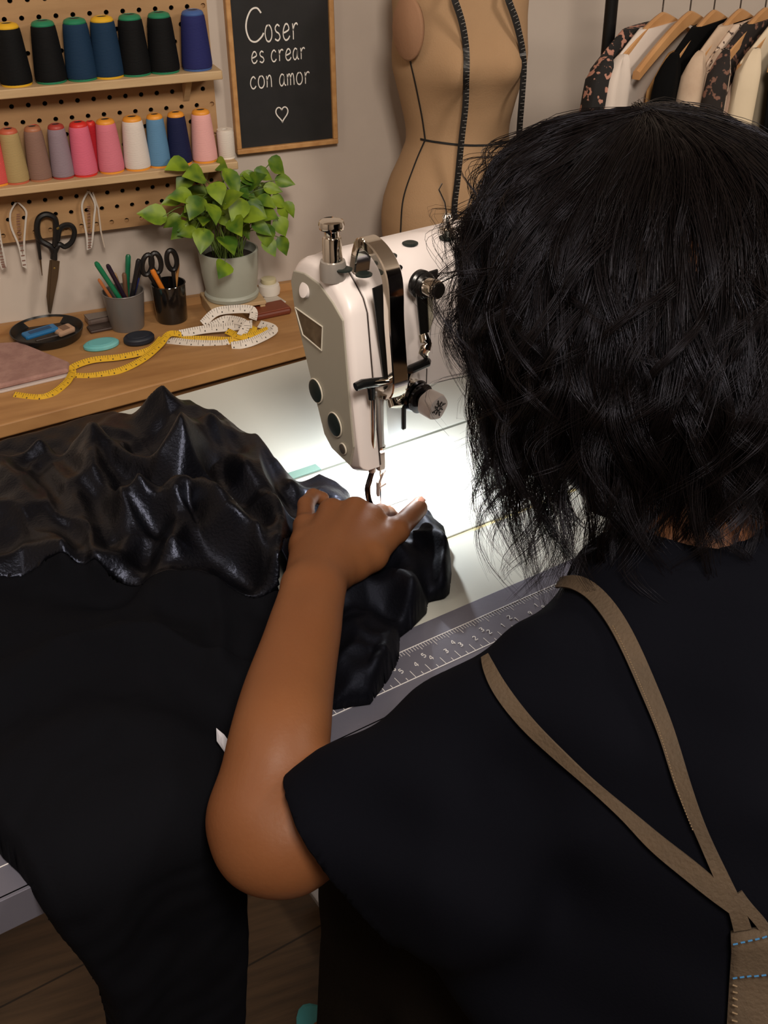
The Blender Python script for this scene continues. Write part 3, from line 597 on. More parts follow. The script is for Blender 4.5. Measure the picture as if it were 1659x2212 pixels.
# ================================================================ DRESS FORM
def form():
    cx, cy = 1.022, 2.20
    root = thing('dress_form', 'beige linen dress form with black seam lines standing against the wall', 'dress form', (cx, cy, 0))
    m_lin = mat('form_linen', (170, 138, 104), .85, bump=.25, bscale=300, col2=(162, 130, 96), nscale=5)
    prof = [(.56, .145, .10), (.60, .158, .112), (.66, .165, .118), (.70, .166, .12), (.74, .160, .116), (.78, .146, .106), (.82, .125, .094), (.852, .112, .085), (.865, .110, .083), (.89, .112, .084), (.93, .121, .092), (.97, .130, .105), (1.0, .137, .118), (1.03, .138, .120), (1.06, .137, .112), (1.10, .138, .10), (1.14, .142, .092), (1.18, .142, .083), (1.21, .125, .07), (1.235, .09, .058), (1.25, .055, .05), (1.30, .048, .046), (1.33, .046, .045)]
    zs = [p[0] for p in prof]; n = 56; rings = []
    for z in np.linspace(.56, 1.33, 70):
        a = np.interp(z, zs, [p[1] for p in prof]); b = np.interp(z, zs, [p[2] for p in prof]); R = []
        for k in range(n):
            t = 2*PI*k/n; c_, s_ = math.cos(t), math.sin(t)
            x = a*math.copysign(abs(c_)**.85, c_); y = b*math.copysign(abs(s_)**.85, s_)
            if s_ < 0:   # bust
                for bx in (-.062, .062): y -= .030*math.exp(-((x-bx)/.038)**2-((z-1.015)/.045)**2)*(-s_)
            R.append((x, y, z))
        rings.append(R)
    tor = MB().loft(rings); to = tor.build('torso', m_lin, root, smooth=True)
    bv = bvh_of(to); off = (cx, cy, 0)
    # arm plate
    d = Vector((-.86, -.5, .0)).normalized()
    c0 = Vector(WL(880, 62, 2.13))-Vector(off)
    V = MB().lathe([(.9, -.012), (1.0, -.004), (1.0, .0), (.94, .004)], n=36, axis=d)
    ap = V.build('arm_plate', mat('form_armplate', (150, 112, 84), .8, bump=.2, bscale=200), root, smooth=True)
    q = Vector(d).to_track_quat('Z', 'Y').to_matrix()
    for v in ap.data.vertices:
        l = q.inverted() @ v.co; 
        wv = q @ Vector((l.x*.036, l.y*.036, l.z)); sc = 1.0
        v.co = Vector((wv.x, wv.y, wv.z*1.62)) + c0
    seam = MB()
    def line(pp, w, lift=.0012, mb=seam):
        P_, N_ = [], []
        for a, b in catmull([np.array(p, float) for p in pp], 7):
            h = on_surface(bv, a, b, off, lift)
            if h: P_.append(tuple(h[0])); N_.append(tuple(h[1]))
        if len(P_) > 2: ribbon(mb, P_, N_, w, .0008)
        return P_, N_
    line([(887, 132), (897, 175), (912, 250), (919, 300)], .0032); line([(919, 302), (895, 360), (872, 430), (866, 505), (862, 560)], .0032)
    line([(909, 300), (940, 306), (1000, 313), (1060, 313), (1106, 303)], .0042)
    line([(1102, 0), (1118, 40), (1127, 80)], .003)
    seam.build('seam_tape', mat('seam_black', (24, 22, 22), .7), root)
    pole = MB().tube([(0, 0, .10), (0, 0, .57)], .016, n=20); pole.build('stand_pole', mat('iron_black', (22, 22, 22), .4, metal=.5), root, smooth=True)
    for k in range(3):
        a = 2*PI*k/3+.5; MB().tube([(0, 0, .14), (.12*math.cos(a), .12*math.sin(a), .10), (.17*math.cos(a), .17*math.sin(a), .008)], .009, n=10).build('stand_leg', mat('iron_black', (22, 22, 22)), root, smooth=True)
    MB().lathe([(.046, 1.33), (.044, 1.345), (.02, 1.355)], n=32).build('neck_cap', mat('form_armplate', (150, 112, 84)), root, smooth=True)
    # black tape measure slung round the neck: a thing of its own
    tp = thing('measuring_tape', 'black tape measure slung round the neck of the dress form, both ends hanging', 'tape measure', (cx, cy, 1.0))
    mb = MB(); mk = MB(); o3 = np.array([cx, cy, 1.0])
    for k, (pp, yy) in enumerate((([(982, 0), (998, 50), (1007, 110), (1007, 170), (1005, 230), (997, 300), (988, 390), (982, 440), (980, 500)], None), ([(1098, 0), (1112, 40), (1125, 90), (1131, 140), (1128, 200), (1122, 280), (1118, 372), (1118, 430)], None))):
        raw = []
        for a, b in catmull([np.array(p, float) for p in pp], 8):
            h = on_surface(bv, a, b, off, .004)
            y = min(h[0].y+cy if h else 9, 2.078 + (0 if b < 170 else 0))
            y = min(y, 2.076) if b > 120 else min(y, 2.105)
            raw.append(WL(a, b, y)-o3)
        top = raw[0]; pre = [np.array([top[0]*.55+(.0), .02, .25]), np.array([top[0]*.8, -.055, .22]), ]
        full = catmull(pre+[raw[0]], 5)[:-1]+raw
        n = [(0.0, -1, .08)]*len(full)
        ribbon(mb, full, n, .0135, .0008); tape_marks(mk, raw, (0, -1, .08), .0135, .0065, lift=.0012, big=2)
    bk = catmull([np.array([-.02, .02, .25]), np.array([0, .052, .26]), np.array([.044, .02, .25])], 6); ribbon(mb, bk, [(0, .3, 1)]*len(bk), .0135, .0008)
    mb.build('tape_band', mat('tape_black', (20, 19, 19), .45), tp); mk.build('printed_marks', mat('tape_print', (150, 146, 140), .6), tp)
form()
# ================================================================ CLOTHES RAIL
def rail():
    r = thing('clothes_rack', 'black metal clothes rail holding the row of garments', 'clothes rack', (1.26, 2.02, 0))
    m = mat('rack_black', (20, 20, 21), .35, metal=.4)
    MB().tube([(0, 0, .05), (0, 0, 1.50)], .0125, n=20).build('upright', m, r, smooth=True)
    MB().tube([(1.25, -.22, .05), (1.25, -.22, 1.50)], .0125, n=20).build('upright', m, r, smooth=True)
    MB().tube([(0, 0, 1.19), (1.25, -.22, 1.19)], .0095, n=18).build('hanging_rail', m, r, smooth=True)
    for x, y in ((0, 0), (1.25, -.22)): MB().tube([(x, y-.22, .02), (x, y-.2, .05), (x, y+.2, .05), (x, y+.22, .02)], .0125, n=14).build('foot_bar', m, r, smooth=True)
rail()
def railpt(x): return Vector((x, 2.02-(x-1.26)*.22/1.25, 1.19))
m_hang = mat('hanger_wood', (194, 148, 100), .45, col2=(176, 130, 84), nscale=10, stretch=(1, 1, 1))
HD = math.radians(30)   # hanger plane direction
GHG = 'wooden hangers on the rail'
hang_xy = []
def hanger(px, label, drop=0.0, L=.19):
    # find rail x whose image column matches px at the hanger top
    best = min(np.linspace(1.2, 2.3, 600), key=lambda x: abs(colx(railpt(x)-Vector((0, 0, .09)))-px))
    p = railpt(best); o = thing('wooden_hanger', label, 'hanger', tuple(p), HD+random.uniform(-.05, .05), GHG)
    zt = -.082-drop
    # shoulder bar as a lofted bent beam
    rings = []
    for u in np.linspace(-1, 1, 21):
        x = u*L; z = zt - .082*abs(u)**1.25; hh = .017*(1-.55*abs(u))+.006; tt = .006+.002*abs(u)
        rings.append([(x, -tt, z-hh), (x, tt, z-hh), (x, tt*.9, z), (x, 0, z+.003), (x, -tt*.9, z)])
    MB().loft(rings).build('shoulder_bar', m_hang, o, smooth=True)
    hk = [Vector((0, 0, zt)), Vector((0, 0, zt+.05))]+[Vector((math.sin(a)*.018, 0, -.014+.0+math.cos(a)*.026)) for a in np.linspace(PI*.98, -PI*.45, 12)]
    hk = [Vector((0, 0, zt)), Vector((0, 0, -.045))]+[Vector((.0165*math.sin(a), 0, -.0045-.0165*math.cos(a)*1.0)) for a in np.linspace(.25, PI*1.45, 14)]
    MB().tube(hk, .0016, n=8).build('wire_hook', mat('hook_wire', (120, 112, 104), .3, metal=1), o, smooth=True)
    return o, p, zt
def colx(v):
    d = np.array(v)-CAM; return PW/2+FPX*(d @ RV)/(d @ DV)
def garment(name, label, p, zt, m, L=.20, thick=.028, z1=-.62, sleeve=True, rz=None, neck=.05, cat='garment', collar=None, sl=.05, part='garment_body'):
    o = thing(name, label, cat, (p.x, p.y, p.z+zt+.008), rz if rz is not None else HD, 'garments on the rail')
    n = 40; ph = random.uniform(0, 6); rings = []
    zz = list(np.linspace(-.028, -.088, 12))+list(np.linspace(-.10, z1, 16))
    for z in zz:
        if z > -.09: wd = L*min(1, (-z/.084)**.8)
        else: wd = L*(1-.06*sstep((-.09-z)/.3))
        tk = max(.0132, thick*(.65+.35*sstep((.03-z)/.15))); R = []
        for k in range(n):
            a = 2*PI*k/n; rp = 1+.16*math.sin(5*a+ph+z*3)*sstep((.02-z)/.25)
            R.append((wd*math.cos(a), tk*math.sin(a)*rp+.006*math.sin(z*9+ph), z))
        rings.append(R)
    MB().loft(rings).build(part, m, o, smooth=True)
    if sleeve:
        for sx in (-1, 1):
            R2 = []
            zs_ = [-.060, -.063, -.070, -.082, -.10]+list(np.linspace(-.13, -.5, 11))
            for i, z in enumerate(zs_):
                t = (-.06-z)/.44; g_ = math.sqrt(min(1, (-.058-z)/.045)); cx = sx*(L-.036+.020*g_+sl*t); rr = .030*g_+.012*t
                R2.append([(cx+rr*math.cos(a)*1.0, rr*.75*math.sin(a)+.004*math.sin(3*a+ph)-.012, z) for a in np.linspace(0, 2*PI, 20, endpoint=False)])
            MB().loft(R2).build('sleeve', m, o, smooth=True)
    if collar:
        MB().tube([(neck*1.0*math.cos(a), thick*.5*math.sin(a), .012+.006*math.cos(2*a)) for a in np.linspace(0, 2*PI, 25)], .006, n=8, cap=False).build('collar', collar, o, smooth=True)
    return o
def flor(n, base, spot, sc=60, lo=.56, hi=.6): return mat(n, base, .85, col2=spot, nscale=sc, contrast=(lo, hi), detail=2)
m_bf = flor('floral_black', (14, 12, 12), (170, 122, 104), 62)
m_wh = mat('shirt_white', (204, 192, 182), .85, bump=.2, bscale=60)
m_tan = mat('mustard', (184, 138, 84), .8, bump=.2, bscale=40)
m_bk = mat('black_knit', (7, 7, 8), .9, spec=.1)
m_bg = mat('beige_linen', (190, 168, 146), .9, col2=(176, 152, 130), nscale=20, bump=.3, bscale=90)
m_pt = flor('patterned_cream', (196, 176, 158), (70, 54, 48), 90, .60, .63)
m_br = flor('floral_brown', (24, 16, 13), (116, 82, 68), 60)
m_pk = mat('pink_beige', (192, 164, 146), .9, bump=.2)
m_cr = mat('cream_cloth', (206, 190, 164), .9, bump=.2, bscale=40)
m_iv = mat('ivory_cloth', (212, 200, 178), .9, bump=.2, bscale=40)
specs = [(1430, 'wooden hanger with a white shirt, leftmost on the rail', [('hanging_blouse', 'black blouse with pink flowers, first garment beside the rail post', m_bf, .188, (-.030, 0)), ('hanging_shirt', 'white shirt hanging second from the rail post', m_wh, .185, (0, 0))]),
         (1488, 'second wooden hanger from the rail post, holding a mustard top', [('hanging_vest', 'mustard tan sleeveless top between the white shirt and black dress', m_tan, .13, (-.01, -.05))]),
         (1540, 'third wooden hanger from the rail post, holding black', [('hanging_dress', 'plain black dress hanging in the middle of the rail', m_bk, .19, (-.01, 0))]),
         (1597, 'fourth wooden hanger from the rail post, holding beige linen', [('hanging_jacket', 'beige linen jacket hanging right of the plain black dress', m_bg, .19, (-.01, 0)), ('hanging_blouse', 'cream blouse with small dark dots', m_pt, .17, (.028, 0))]),
         (1652, 'fifth wooden hanger from the rail post, beside the dotted blouse', [('hanging_dress', 'dark brown floral dress behind the cream garments', m_br, .185, (-.012, 0)), ('hanging_blouse', 'pinkish beige top over the dark floral dress', m_pk, .16, (.02, -.05))]),
         (1705, 'wooden hanger with a cream cloth, half cut by the right frame edge', [('hanging_coat', 'cream coat with long folds at the right of the rail', m_cr, .19, (0, 0))]),
         (1760, 'wooden hanger beyond the right frame edge with a black skirt', [('hanging_skirt', 'narrow black garment between the cream coat and the ivory one', m_bk, .185, (0, 0))]),
         (1812, 'outermost wooden hanger with the ivory garment', [('hanging_coat', 'ivory garment cut by the right frame edge', m_iv, .19, (0, 0))])]
for px, lab, gs in specs:
    h, p, zt = hanger(px, lab)
    for nm, gl, m, L, (dx, dz) in gs:
        garment(nm, gl, p+Vector((dx, -dx*.176, dz)), zt, m, L=L, sleeve=(nm not in ('hanging_vest', 'hanging_skirt')), rz=h.rotation_euler.z, thick=.015, neck=.045 if dx == 0 else .055)

# ironing board glimpsed behind the head
c = WL(1650, 345, 1.72); o = thing('ironing_board', 'sage green padded ironing board glimpsed behind the hair at the right edge', 'ironing board', (c[0]+.10, 1.74, 0), -.1)
zt = c[2]
MB().prism([(-.16, -.10), (.5, -.15), (.55, 0), (.5, .15), (-.16, .10), (-.24, .05), (-.26, 0), (-.24, -.05)], .03, (0, 0, zt-.03), (1, 0, 0), (0, 1, 0), b=.008).build('padded_top', mat('sage_cover', (140, 138, 112), .9, bump=.3), o, bevel=.004)
for a, b in ((-.12, .38), (.38, -.12)): MB().tube([(a, .03 if a < 0 else -.03, .012), (b, .03 if a < 0 else -.03, zt-.03)], .01, n=12).build('leg', m_blade, o, smooth=True)
# ================================================================ SEWING TABLE
TZ = 0.80
m_lam = mat('white_laminate', (172, 173, 166), .35, col2=(168, 170, 163), nscale=6)
m_strip = mat('grey_strip', (100, 100, 113), .32, metal=.35, bump=.06, bscale=200)
m_steel = mat('painted_steel', (150, 152, 158), .4, metal=.3)
def table():
    r = thing('sewing_table', 'white industrial sewing table with a grey ruler strip along the front edge', 'sewing table', T2W(.5, .93, 0), TA)
    X0, X1 = -.42, .78          # local x range, world table x -> .08-... 
    def bx(mb, x0, x1, y0, y1, z0, z1, b=.001): mb.box(((x0+x1)/2-.5, (y0+y1)/2-.93, (z0+z1)/2), (x1-x0, y1-y0, z1-z0), b=b); return mb
    mb = MB(); bx(mb, -.10, 1.30, .602, .792, TZ-.03, TZ); mb.build('front_panel', m_lam, r)
    for xa, xb in ((-.10, .47), (1.03, 1.30)): mb = MB(); bx(mb, xa, xb, .796, .996, TZ-.03, TZ); mb.build('side_panel', m_lam, r)
    mb = MB(); bx(mb, -.10, 1.30, 1.001, 1.275, TZ-.03, TZ); mb.build('rear_panel', m_lam, r)
    mb = MB(); bx(mb, -.10, 1.30, .60, .69, TZ-.0, TZ+.0012, b=.0004); bx(mb, -.10, 1.30, .5975, .602, TZ-.032, TZ+.0012, b=.0004); mb.build('metal_strip', m_strip, r)
    mb = MB(); bx(mb, -.08, 1.28, .792, .797, TZ-.028, TZ-.0015, b=0); mb.build('front_seam', mat('seam_tan', (196, 182, 130), .6), r)
    mb = MB(); bx(mb, -.08, 1.28, .9965, 1.001, TZ-.028, TZ-.0015, b=0); mb.build('rear_seam', mat('seam_dark', (84, 86, 78), .6), r)
    mb = MB(); bx(mb, .452, .56, .999, 1.013, TZ-.001, TZ+.0008, b=.0002); mb.build('green_tape', mat('green_tape', (88, 112, 104), .6), r)
    mb = MB(); bx(mb, -.04, 1.24, 1.02, 1.05, .72, .768); bx(mb, -.04, 1.24, 1.20, 1.24, .72, .768); bx(mb, -.04, 0, 1.05, 1.20, .72, .768); bx(mb, 1.2, 1.24, 1.05, 1.20, .72, .768); mb.build('under_frame', m_steel, r)
    for x in (.0, 1.2):
        for y in (1.04, 1.20): mb = MB(); bx(mb, x-.02, x+.02, y-.02, y+.02, 0.02, .70); mb.build('leg', m_steel, r)
        mb = MB(); bx(mb, x-.025, x+.025, .80, 1.26, .0, .03); mb.build('foot_bar', m_steel, r)
    # printed scale on the strip
    mk = MB(); z = TZ+.0016
    a0, a1 = TP(851, 1420, TZ), TP(1212, 1257, TZ); b0, b1 = TP(807, 1511, TZ), TP(996, 1420, TZ)
    ya = (a0[1]+a1[1])/2; yb = (b0[1]+b1[1])/2
    def q(x0, x1, y0, y1): mk.box(((x0+x1)/2-.5, (y0+y1)/2-.93, z), (x1-x0, y1-y0, .0004))
    q(.05, 1.2, ya-.0004, ya+.0004); q(.05, 1.2, yb-.0004, yb+.0004)
    x = .05; k = 0
    while x < 1.2:
        L = .010 if k % 10 == 0 else (.008 if k % 5 == 0 else .0058)
        q(x-.0002, x+.0002, ya-L, ya); x += .0031; k += 1
    x = .05; k = 0
    while x < 1.2:
        q(x-.00025, x+.00025, yb, yb+(.0105 if k % 2 == 0 else .0045)); x += .0085; k += 1
    digs = '8765432198765432198765432198765432198765'
    for i in range(34):
        xx = .052+i*.034
        write(mk, digs[i], (xx+.002-.5, ya-.019-.93, z), (1, 0, 0), (0, 1, 0), (0, 0, 1), .0055, .0006)
        write(mk, digs[i+1], (xx+.006-.5, yb+.012-.93, z), (1, 0, 0), (0, 1, 0), (0, 0, 1), .0055, .0006)
        write(mk, digs[i+2], (xx+.023-.5, yb+.012-.93, z), (1, 0, 0), (0, 1, 0), (0, 0, 1), .0055, .0006)
    mk.build('printed_scale', mat('scale_white', (206, 204, 204), .6), r)
table()
p = thing('foot_pedal', 'grey metal treadle on the floor under the sewing table', 'pedal', T2W(.62, .93, 0), TA)
MB().box((0, 0, .045), (.22, .22, .012), b=.003).build('treadle_plate', m_steel, p); MB().tube([(-.1, 0, .035), (.3, 0, .035)], .01, n=12).build('pedal_bar', m_steel, p)
for sx in (.3,): MB().box((sx, 0, .02), (.02, .3, .04), b=.002).build('pedal_bracket', m_steel, p)
# ================================================================ SEWING MACHINE (local: x along the arm, y back, z up from the bed)
m_body = mat('machine_white', (222, 214, 212), .38, col2=(216, 208, 206), nscale=5, coat=.15)
m_face = mat('machine_grey', (150, 146, 134), .42)
m_chr = mat('chrome', (222, 216, 206), .07, metal=1)
m_blk = mat('machine_black', (16, 17, 18), .25)
m_rub = mat('rubber_green', (16, 28, 26), .45)
MO = T2W(.525, .90, TZ)
def fy(z): return -.030+.11*(z-.165)
def machine():
    r = thing('sewing_machine', 'white industrial lockstitch sewing machine with chrome fittings on the white table', 'sewing machine', MO, TA)
    mb = MB(); mb.box((.225, -.0035, -.011), (.56, .1985, .022), b=.0015); mb.build('bed', m_lam, r)
    # closed cross profile (y,z) used for the arm, the head and the face plate
    def prof(zb, x, ins=0.0, n=5):
        out = [(fy(zb)+ins, zb+ins), (fy(.25)+ins, .243-ins), (fy(.26)+.006+ins, .256-ins), (.002+ins, .270-ins), (.018, .2795-ins), (.040, .283-ins), (.066-ins, .281-ins), (.082-ins, .273-ins), (.090-ins, .258-ins), (.091-ins, .24)]
        rear = .091 if zb > .13 else np.interp(zb, [.06, .13], [.045, .062])
        out += [(min(.091, rear+ (.091-rear)*.5)-ins, .17), (rear-ins, zb+ins)]
        return [(x, a, b) for a, b in out]
    # main arm from the seam line to the pillar
    MB().loft([prof(.158, .0305), prof(.152, .06), prof(.146, .11), prof(.146, .40)]).build('arm', m_body, r, smooth=True, bevel=.0015)
    MB().loft([[(x, a, b) for (x, a, b) in prof(.02, .40)], [(x, a, b) for (x, a, b) in prof(.0, .49)]]).build('pillar', m_body, r, smooth=True)
    MB().lathe([(.06, 0), (.066, .01), (.066, .02), (.05, .035)], c=(.49, .03, .2), n=40, axis=(1, 0, 0)).build('hand_wheel', m_blk, r, smooth=True)
    # head shell (white) narrowing downwards, from x=0 to the seam
    def head(x, ins=0.0, z0=.074):
        pts = [(-.041, z0), (-.037, .105), (fy(.14), .14), (fy(.25), .243), (fy(.26)+.006, .256), (.002, .268), (.018, .2785), (.040, .282), (.066, .279), (.082, .270), (.097, .254), (.095, .225), (.062, .14), (.036, .082), (.018, .070), (-.02, .064)]
        cy = sum(p[0] for p in pts)/len(pts); cz = sum(p[1] for p in pts)/len(pts); out = []
        for a, b in pts:
            d = math.hypot(a-cy, b-cz); k = 1-ins/d; out.append((x, cy+(a-cy)*k, cz+(b-cz)*k))
        return out
    h = MB().loft([head(.0055, .008), head(.008, .0035), head(.013, .0), head(.0285, .0)]); h.build('head_shell', m_body, r, smooth=True, bevel=.001)
    MB().loft([head(.0285, .0018), head(.0306, .0018)]).build('shell_joint', mat('joint_dark', (50, 40, 36), .7), r)
    # solid core under the arm front between joint and lever
    # grey face plate with window, plugs and a dark recess disc laid on it
    fp = [(-.0215, .2465), (.006, .2535), (.033, .2505), (.060, .2555), (.0835, .2525), (.0845, .24), (.078, .215), (.055, .14), (.033, .086), (.018, .077), (-.022, .069), (-.028, .10), (-.026, .14)]
    MB().prism([(a, b) for a, b in [(-.014, .238), (.004, .250), (.030, .262), (.060, .264), (.083, .260), (.090, .246), (.085, .215), (.055, .14), (.033, .088), (.018, .077), (-.020, .073), (-.028, .10), (-.0235, .14)]][::-1], .003, (.0036, 0, 0), (0, 1, 0), (0, 0, 1)).build('face_plate', m_face, r, bevel=.001)
    def on_face(px, py): 
        v = TLx(px, py, .525+.003); return (v[1]-.90, v[2]-TZ)
    def TLx(px, py, X): d = W2T(ray(px, py)); c = W2T(CAM); return c+d*((X-c[0])/d[0])
    w = [on_face(*p) for p in ((638, 664), (697, 706), (695, 757), (655, 723))]
    MB().prism(w, .0012, (.0028, 0, 0), (0, 1, 0), (0, 0, 1)).build('face_window', mat('window_smoke', (64, 54, 42), .25, col2=(96, 84, 68), nscale=60), r)
    fr = MB(); ww = w+[w[0]]; fr.tube([(.0028, a, b) for a, b in ww], .0009, n=6); fr.build('window_rim', mat('rim_light', (190, 184, 170), .5), r)
    def disc_face(px, py, rad, m, name, x=.0025, sz=1.35, ring=True):
        a, b = on_face(px, py)
        o = MB().lathe([(rad, 0), (rad, .0015), (rad*.7, .0022)], c=(x, a, b), n=26, axis=(-1, 0, 0)).build(name, m, r, smooth=True)
        if ring: MB().tube([(x, a+rad*1.08*math.cos(t), b+rad*1.08*math.sin(t)) for t in np.linspace(0, 2*PI, 29)], .0009, n=6, cap=False).build('plug_ring', mat('rim_light', (190, 184, 170)), r, smooth=True)
    disc_face(683, 844, .0125, m_rub, 'rubber_plug'); disc_face(724, 917, .0125, m_rub, 'rubber_plug')
    disc_face(742, 969, .0055, mat('recess_shade', (58, 52, 46), .6), 'recess_shade_disc')  # raised dark disc, the recess shade is only its colour
    a, b = on_face(658, 622); MB().lathe([(.0085, -.004), (.0085, .0015), (.006, .002)], c=(.003, a, b-.002), n=26, axis=(-1, 0, .35)).build('cap_screw', m_body, r, smooth=True)
    # oil plugs on the top
    for i, (px, py, R_) in enumerate(((743, 581, .0085), (786, 592, .0085), (838, 552, .0095), (886, 525, .0085), (966, 512, .0085))):
        v = TP(px, py, TZ+.2825); MB().lathe([(R_, 0), (R_, .0012), (R_*.8, .002), (R_*.3, .0012)], c=(v[0]-.525, v[1]-.9, .2815), n=28).build('oil_plug', m_rub, r, smooth=True)
    v = TL(888, 581, .905); MB().lathe([(.003, 0), (.003, .001)], c=(.082, .0, .272), n=14, axis=(0, -.5, .8)).build('screw_hole', m_blk, r)
    # presser regulator knob
    v = TP(719, 572, TZ+.284); c = (v[0]-.525, v[1]-.9, .281)
    MB().lathe([(.0135, -.012), (.0135, .002), (.0125, .0075), (.0105, .008)], c=c, n=32).build('regulator_collar', mat('collar_grey', (150, 144, 138), .35, metal=.4), r, smooth=True)
    MB().lathe([(.0102, .008), (.0094, .030), (.0086, .0315), (.0072, .032), (.0072, .037), (.0075, .038), (.0122, .040), (.0130, .0435), (.0120, .0475), (.009, .049)], c=c, n=36).build('regulator_knob', m_chr, r, smooth=True)
    # take-up lever guard: broad chrome bow from the top edge down the front
    x0 = .046; gw = .0185
    path = [(.040, .010, .276), (.041, .006, .297), (.042, -.002, .308), (.043, -.022, .304), (.043, -.040, .292), (.042, -.048, .275), (.041, -.051, .24), (.042, -.054, .20), (.043, -.054, .172), (.042, -.046, .160), (.040, -.034, .158)]
    path = catmull(path, 5); rings = []
    for i, pp in enumerate(path):
        t = Vector(path[min(i+1, len(path)-1)])-Vector(path[max(i-1, 0)]); t.normalize(); sx = Vector((1, 0, 0)); nn = sx.cross(t).normalized(); q = Vector(pp); hw = gw/2; th = .0055
        rings.append([tuple(q+sx*hw*a+nn*th*b) for a, b in ((-1, -.75), (-.88, -1), (.88, -1), (1, -.75), (1, .75), (.88, 1), (-.88, 1), (-1, .75))])
    MB().loft(rings).build('take_up_guard', m_chr, r, smooth=True)
    # slot and take-up lever behind the guard
    MB().prism([(.028, .272), (.040, .274), (.050, .166), (.0405, .165)], .0015, (0, fy(.22)-.0075, 0), (1, 0, 0), (0, 0, 1)).build('lever_slot', m_blk, r)
    MB().prism([(.0405, .270), (.0475, .271), (.0575, .166), (.0505, .165)], .010, (0, fy(.22)-.001, 0), (1, 0, 0), (0, 0, 1)).build('slot_plate', mat('plate_grey', (176, 170, 152), .4), r)
    # pre-tension post, strap and hook
    def F(px, py, y): v = TL(px, py, .90+y); return (v[0]-.525, v[1]-.9, v[2]-TZ)
    c = F(905, 612, -.026); d = (.12, -1, .03)
    MB().lathe([(.0145, 0), (.0145, .004), (.0125, .006), (.0125, .008), (.0135, .010), (.011, .013)], c=c, n=32, axis=d).build('tension_post_base', m_blk, r, smooth=True)
    MB().lathe([(.0095, .012), (.0098, .027), (.0088, .029)], c=c, n=32, axis=d).build('tension_post', m_chr, r, smooth=True)
    MB().lathe([(.0082, .029), (.0078, .0305)], c=c, n=28, axis=d).build('tension_post_cap', m_blk, r)
    MB().prism([F(890, 605, -.028)[::2], F(915, 592, -.028)[::2], F(948, 582, -.028)[::2], F(946, 608, -.028)[::2], F(925, 620, -.028)[::2]][::-1], .003, (0, fy(.25)-.004, 0), (1, 0, 0), (0, 0, 1)).build('guide_bracket', mat('bracket_dark', (46, 44, 44), .3, metal=.6), r, bevel=.001)
    MB().prism([F(897, 632, -.034)[::2], F(921, 634, -.034)[::2], F(924, 716, -.034)[::2], F(906, 722, -.034)[::2]][::-1], .003, (0, -.034, 0), (1, 0, 0), (0, 0, 1)).build('guide_strap', m_blk, r, bevel=.0008)
    MB().prism([F(921, 636, -.036)[::2], F(932, 638, -.036)[::2], F(933, 690, -.036)[::2], F(925, 712, -.036)[::2]][::-1], .0015, (0, -.037, 0), (1, 0, 0), (0, 0, 1)).build('guide_edge', mat('plate_grey', (176, 170, 152)), r)
    mb = MB(); mb.tube([F(914, 722, -.036), F(918, 735, -.04), F(926, 742, -.042), F(919, 752, -.042), F(915, 762, -.04), F(922, 778, -.038)], [.005, .0058, .0035, .006, .0055, .0012], n=10, flat=.5); mb.build('thread_hook', m_chr, r, smooth=True)
    # three-hole guide
    mb = MB(); mb.box((0, 0, 0), (.030, .010, .009), b=.004); g = F(905, 790, -.040); g0 = mb.build('thread_guide', m_blk, r, smooth=True, loc=g); g0.rotation_euler = (0, -.12, 0)
    mb = MB(); mb.tube([F(884, 792, -.036), F(878, 812, -.036), F(876, 836, -.034)], .0048, n=10, flat=.6); mb.build('guide_arm', m_chr, r, smooth=True)
    mb = MB(); mb.tube([F(922, 796, -.036), F(921, 835, -.036)], .0006, n=6); mb.build('thread', mat('thread_line', (60, 56, 54), .7), r)
    # main tension assembly
    c = Vector(F(880, 845, -.026)); d = Vector((.20, -1, -.08)).normalized()
    MB().lathe([(.017, -.008), (.017, .004), (.014, .010)], c=tuple(c), n=32, axis=d).build('tension_housing', m_chr, r, smooth=True)
    prof_t = [(.0055, .006), (.0055, .010), (.0160, .0105), (.0178, .013), (.0160, .015), (.0130, .0155), (.0130, .0175), (.0165, .018), (.0165, .021), (.0095, .023), (.0095, .030)]
    MB().lathe(prof_t, c=tuple(c), n=36, axis=d).build('tension_discs', mat('disc_dark', (70, 70, 74), .15, metal=1), r, smooth=True)
    kn = [(.0133, .028), (.0139, .0295), (.0142, .044), (.0132, .0455)]
    K = MB(); q = d.to_track_quat('Z', 'Y').to_matrix(); rings = []
    for rr, zz in kn:
        R = []
        for k in range(60):
            t = 2*PI*k/60; r2 = rr*(1+.045*math.cos(5*t)); v = q @ Vector((r2*math.cos(t), r2*math.sin(t), zz)); R.append(tuple(c+v))
        rings.append(R)
    K.loft(rings).build('tension_dial', mat('dial_pale', (196, 186, 182), .4), r, smooth=True)
    mk = MB(); ctr = c+d*.0457
    for k in range(8):
        t = 2*PI*k/8+.2; u = q @ Vector((math.cos(t), math.sin(t), 0)); L = .0098 if k % 2 == 0 else .0074
        mk.tube([ctr+u*.002, ctr+u*L*.6+d*.0001, ctr+u*L], [.0009, .0006, .0009], n=5)
        u2 = q @ Vector((math.cos(t+.35), math.sin(t+.35), 0)); mk.tube([ctr+u*L*.6, ctr+u2*L*.75], .0006, n=5)
    mk.build('dial_mark', mat('dial_ink', (36, 32, 30), .6), r)
    mb = MB(); mb.tube([F(842, 850, -.034), F(848, 872, -.038), F(860, 872, -.038), F(872, 858, -.034)], [.004, .006, .006, .004], n=12); mb.build('check_spring', m_chr, r, smooth=True)
    # thread rod below the dial
    mb = MB(); mb.box((0, 0, 0), (.005, .004, .032), b=.001); mb.build('hanging_rod', m_blk, r, loc=F(872, 898, -.034))
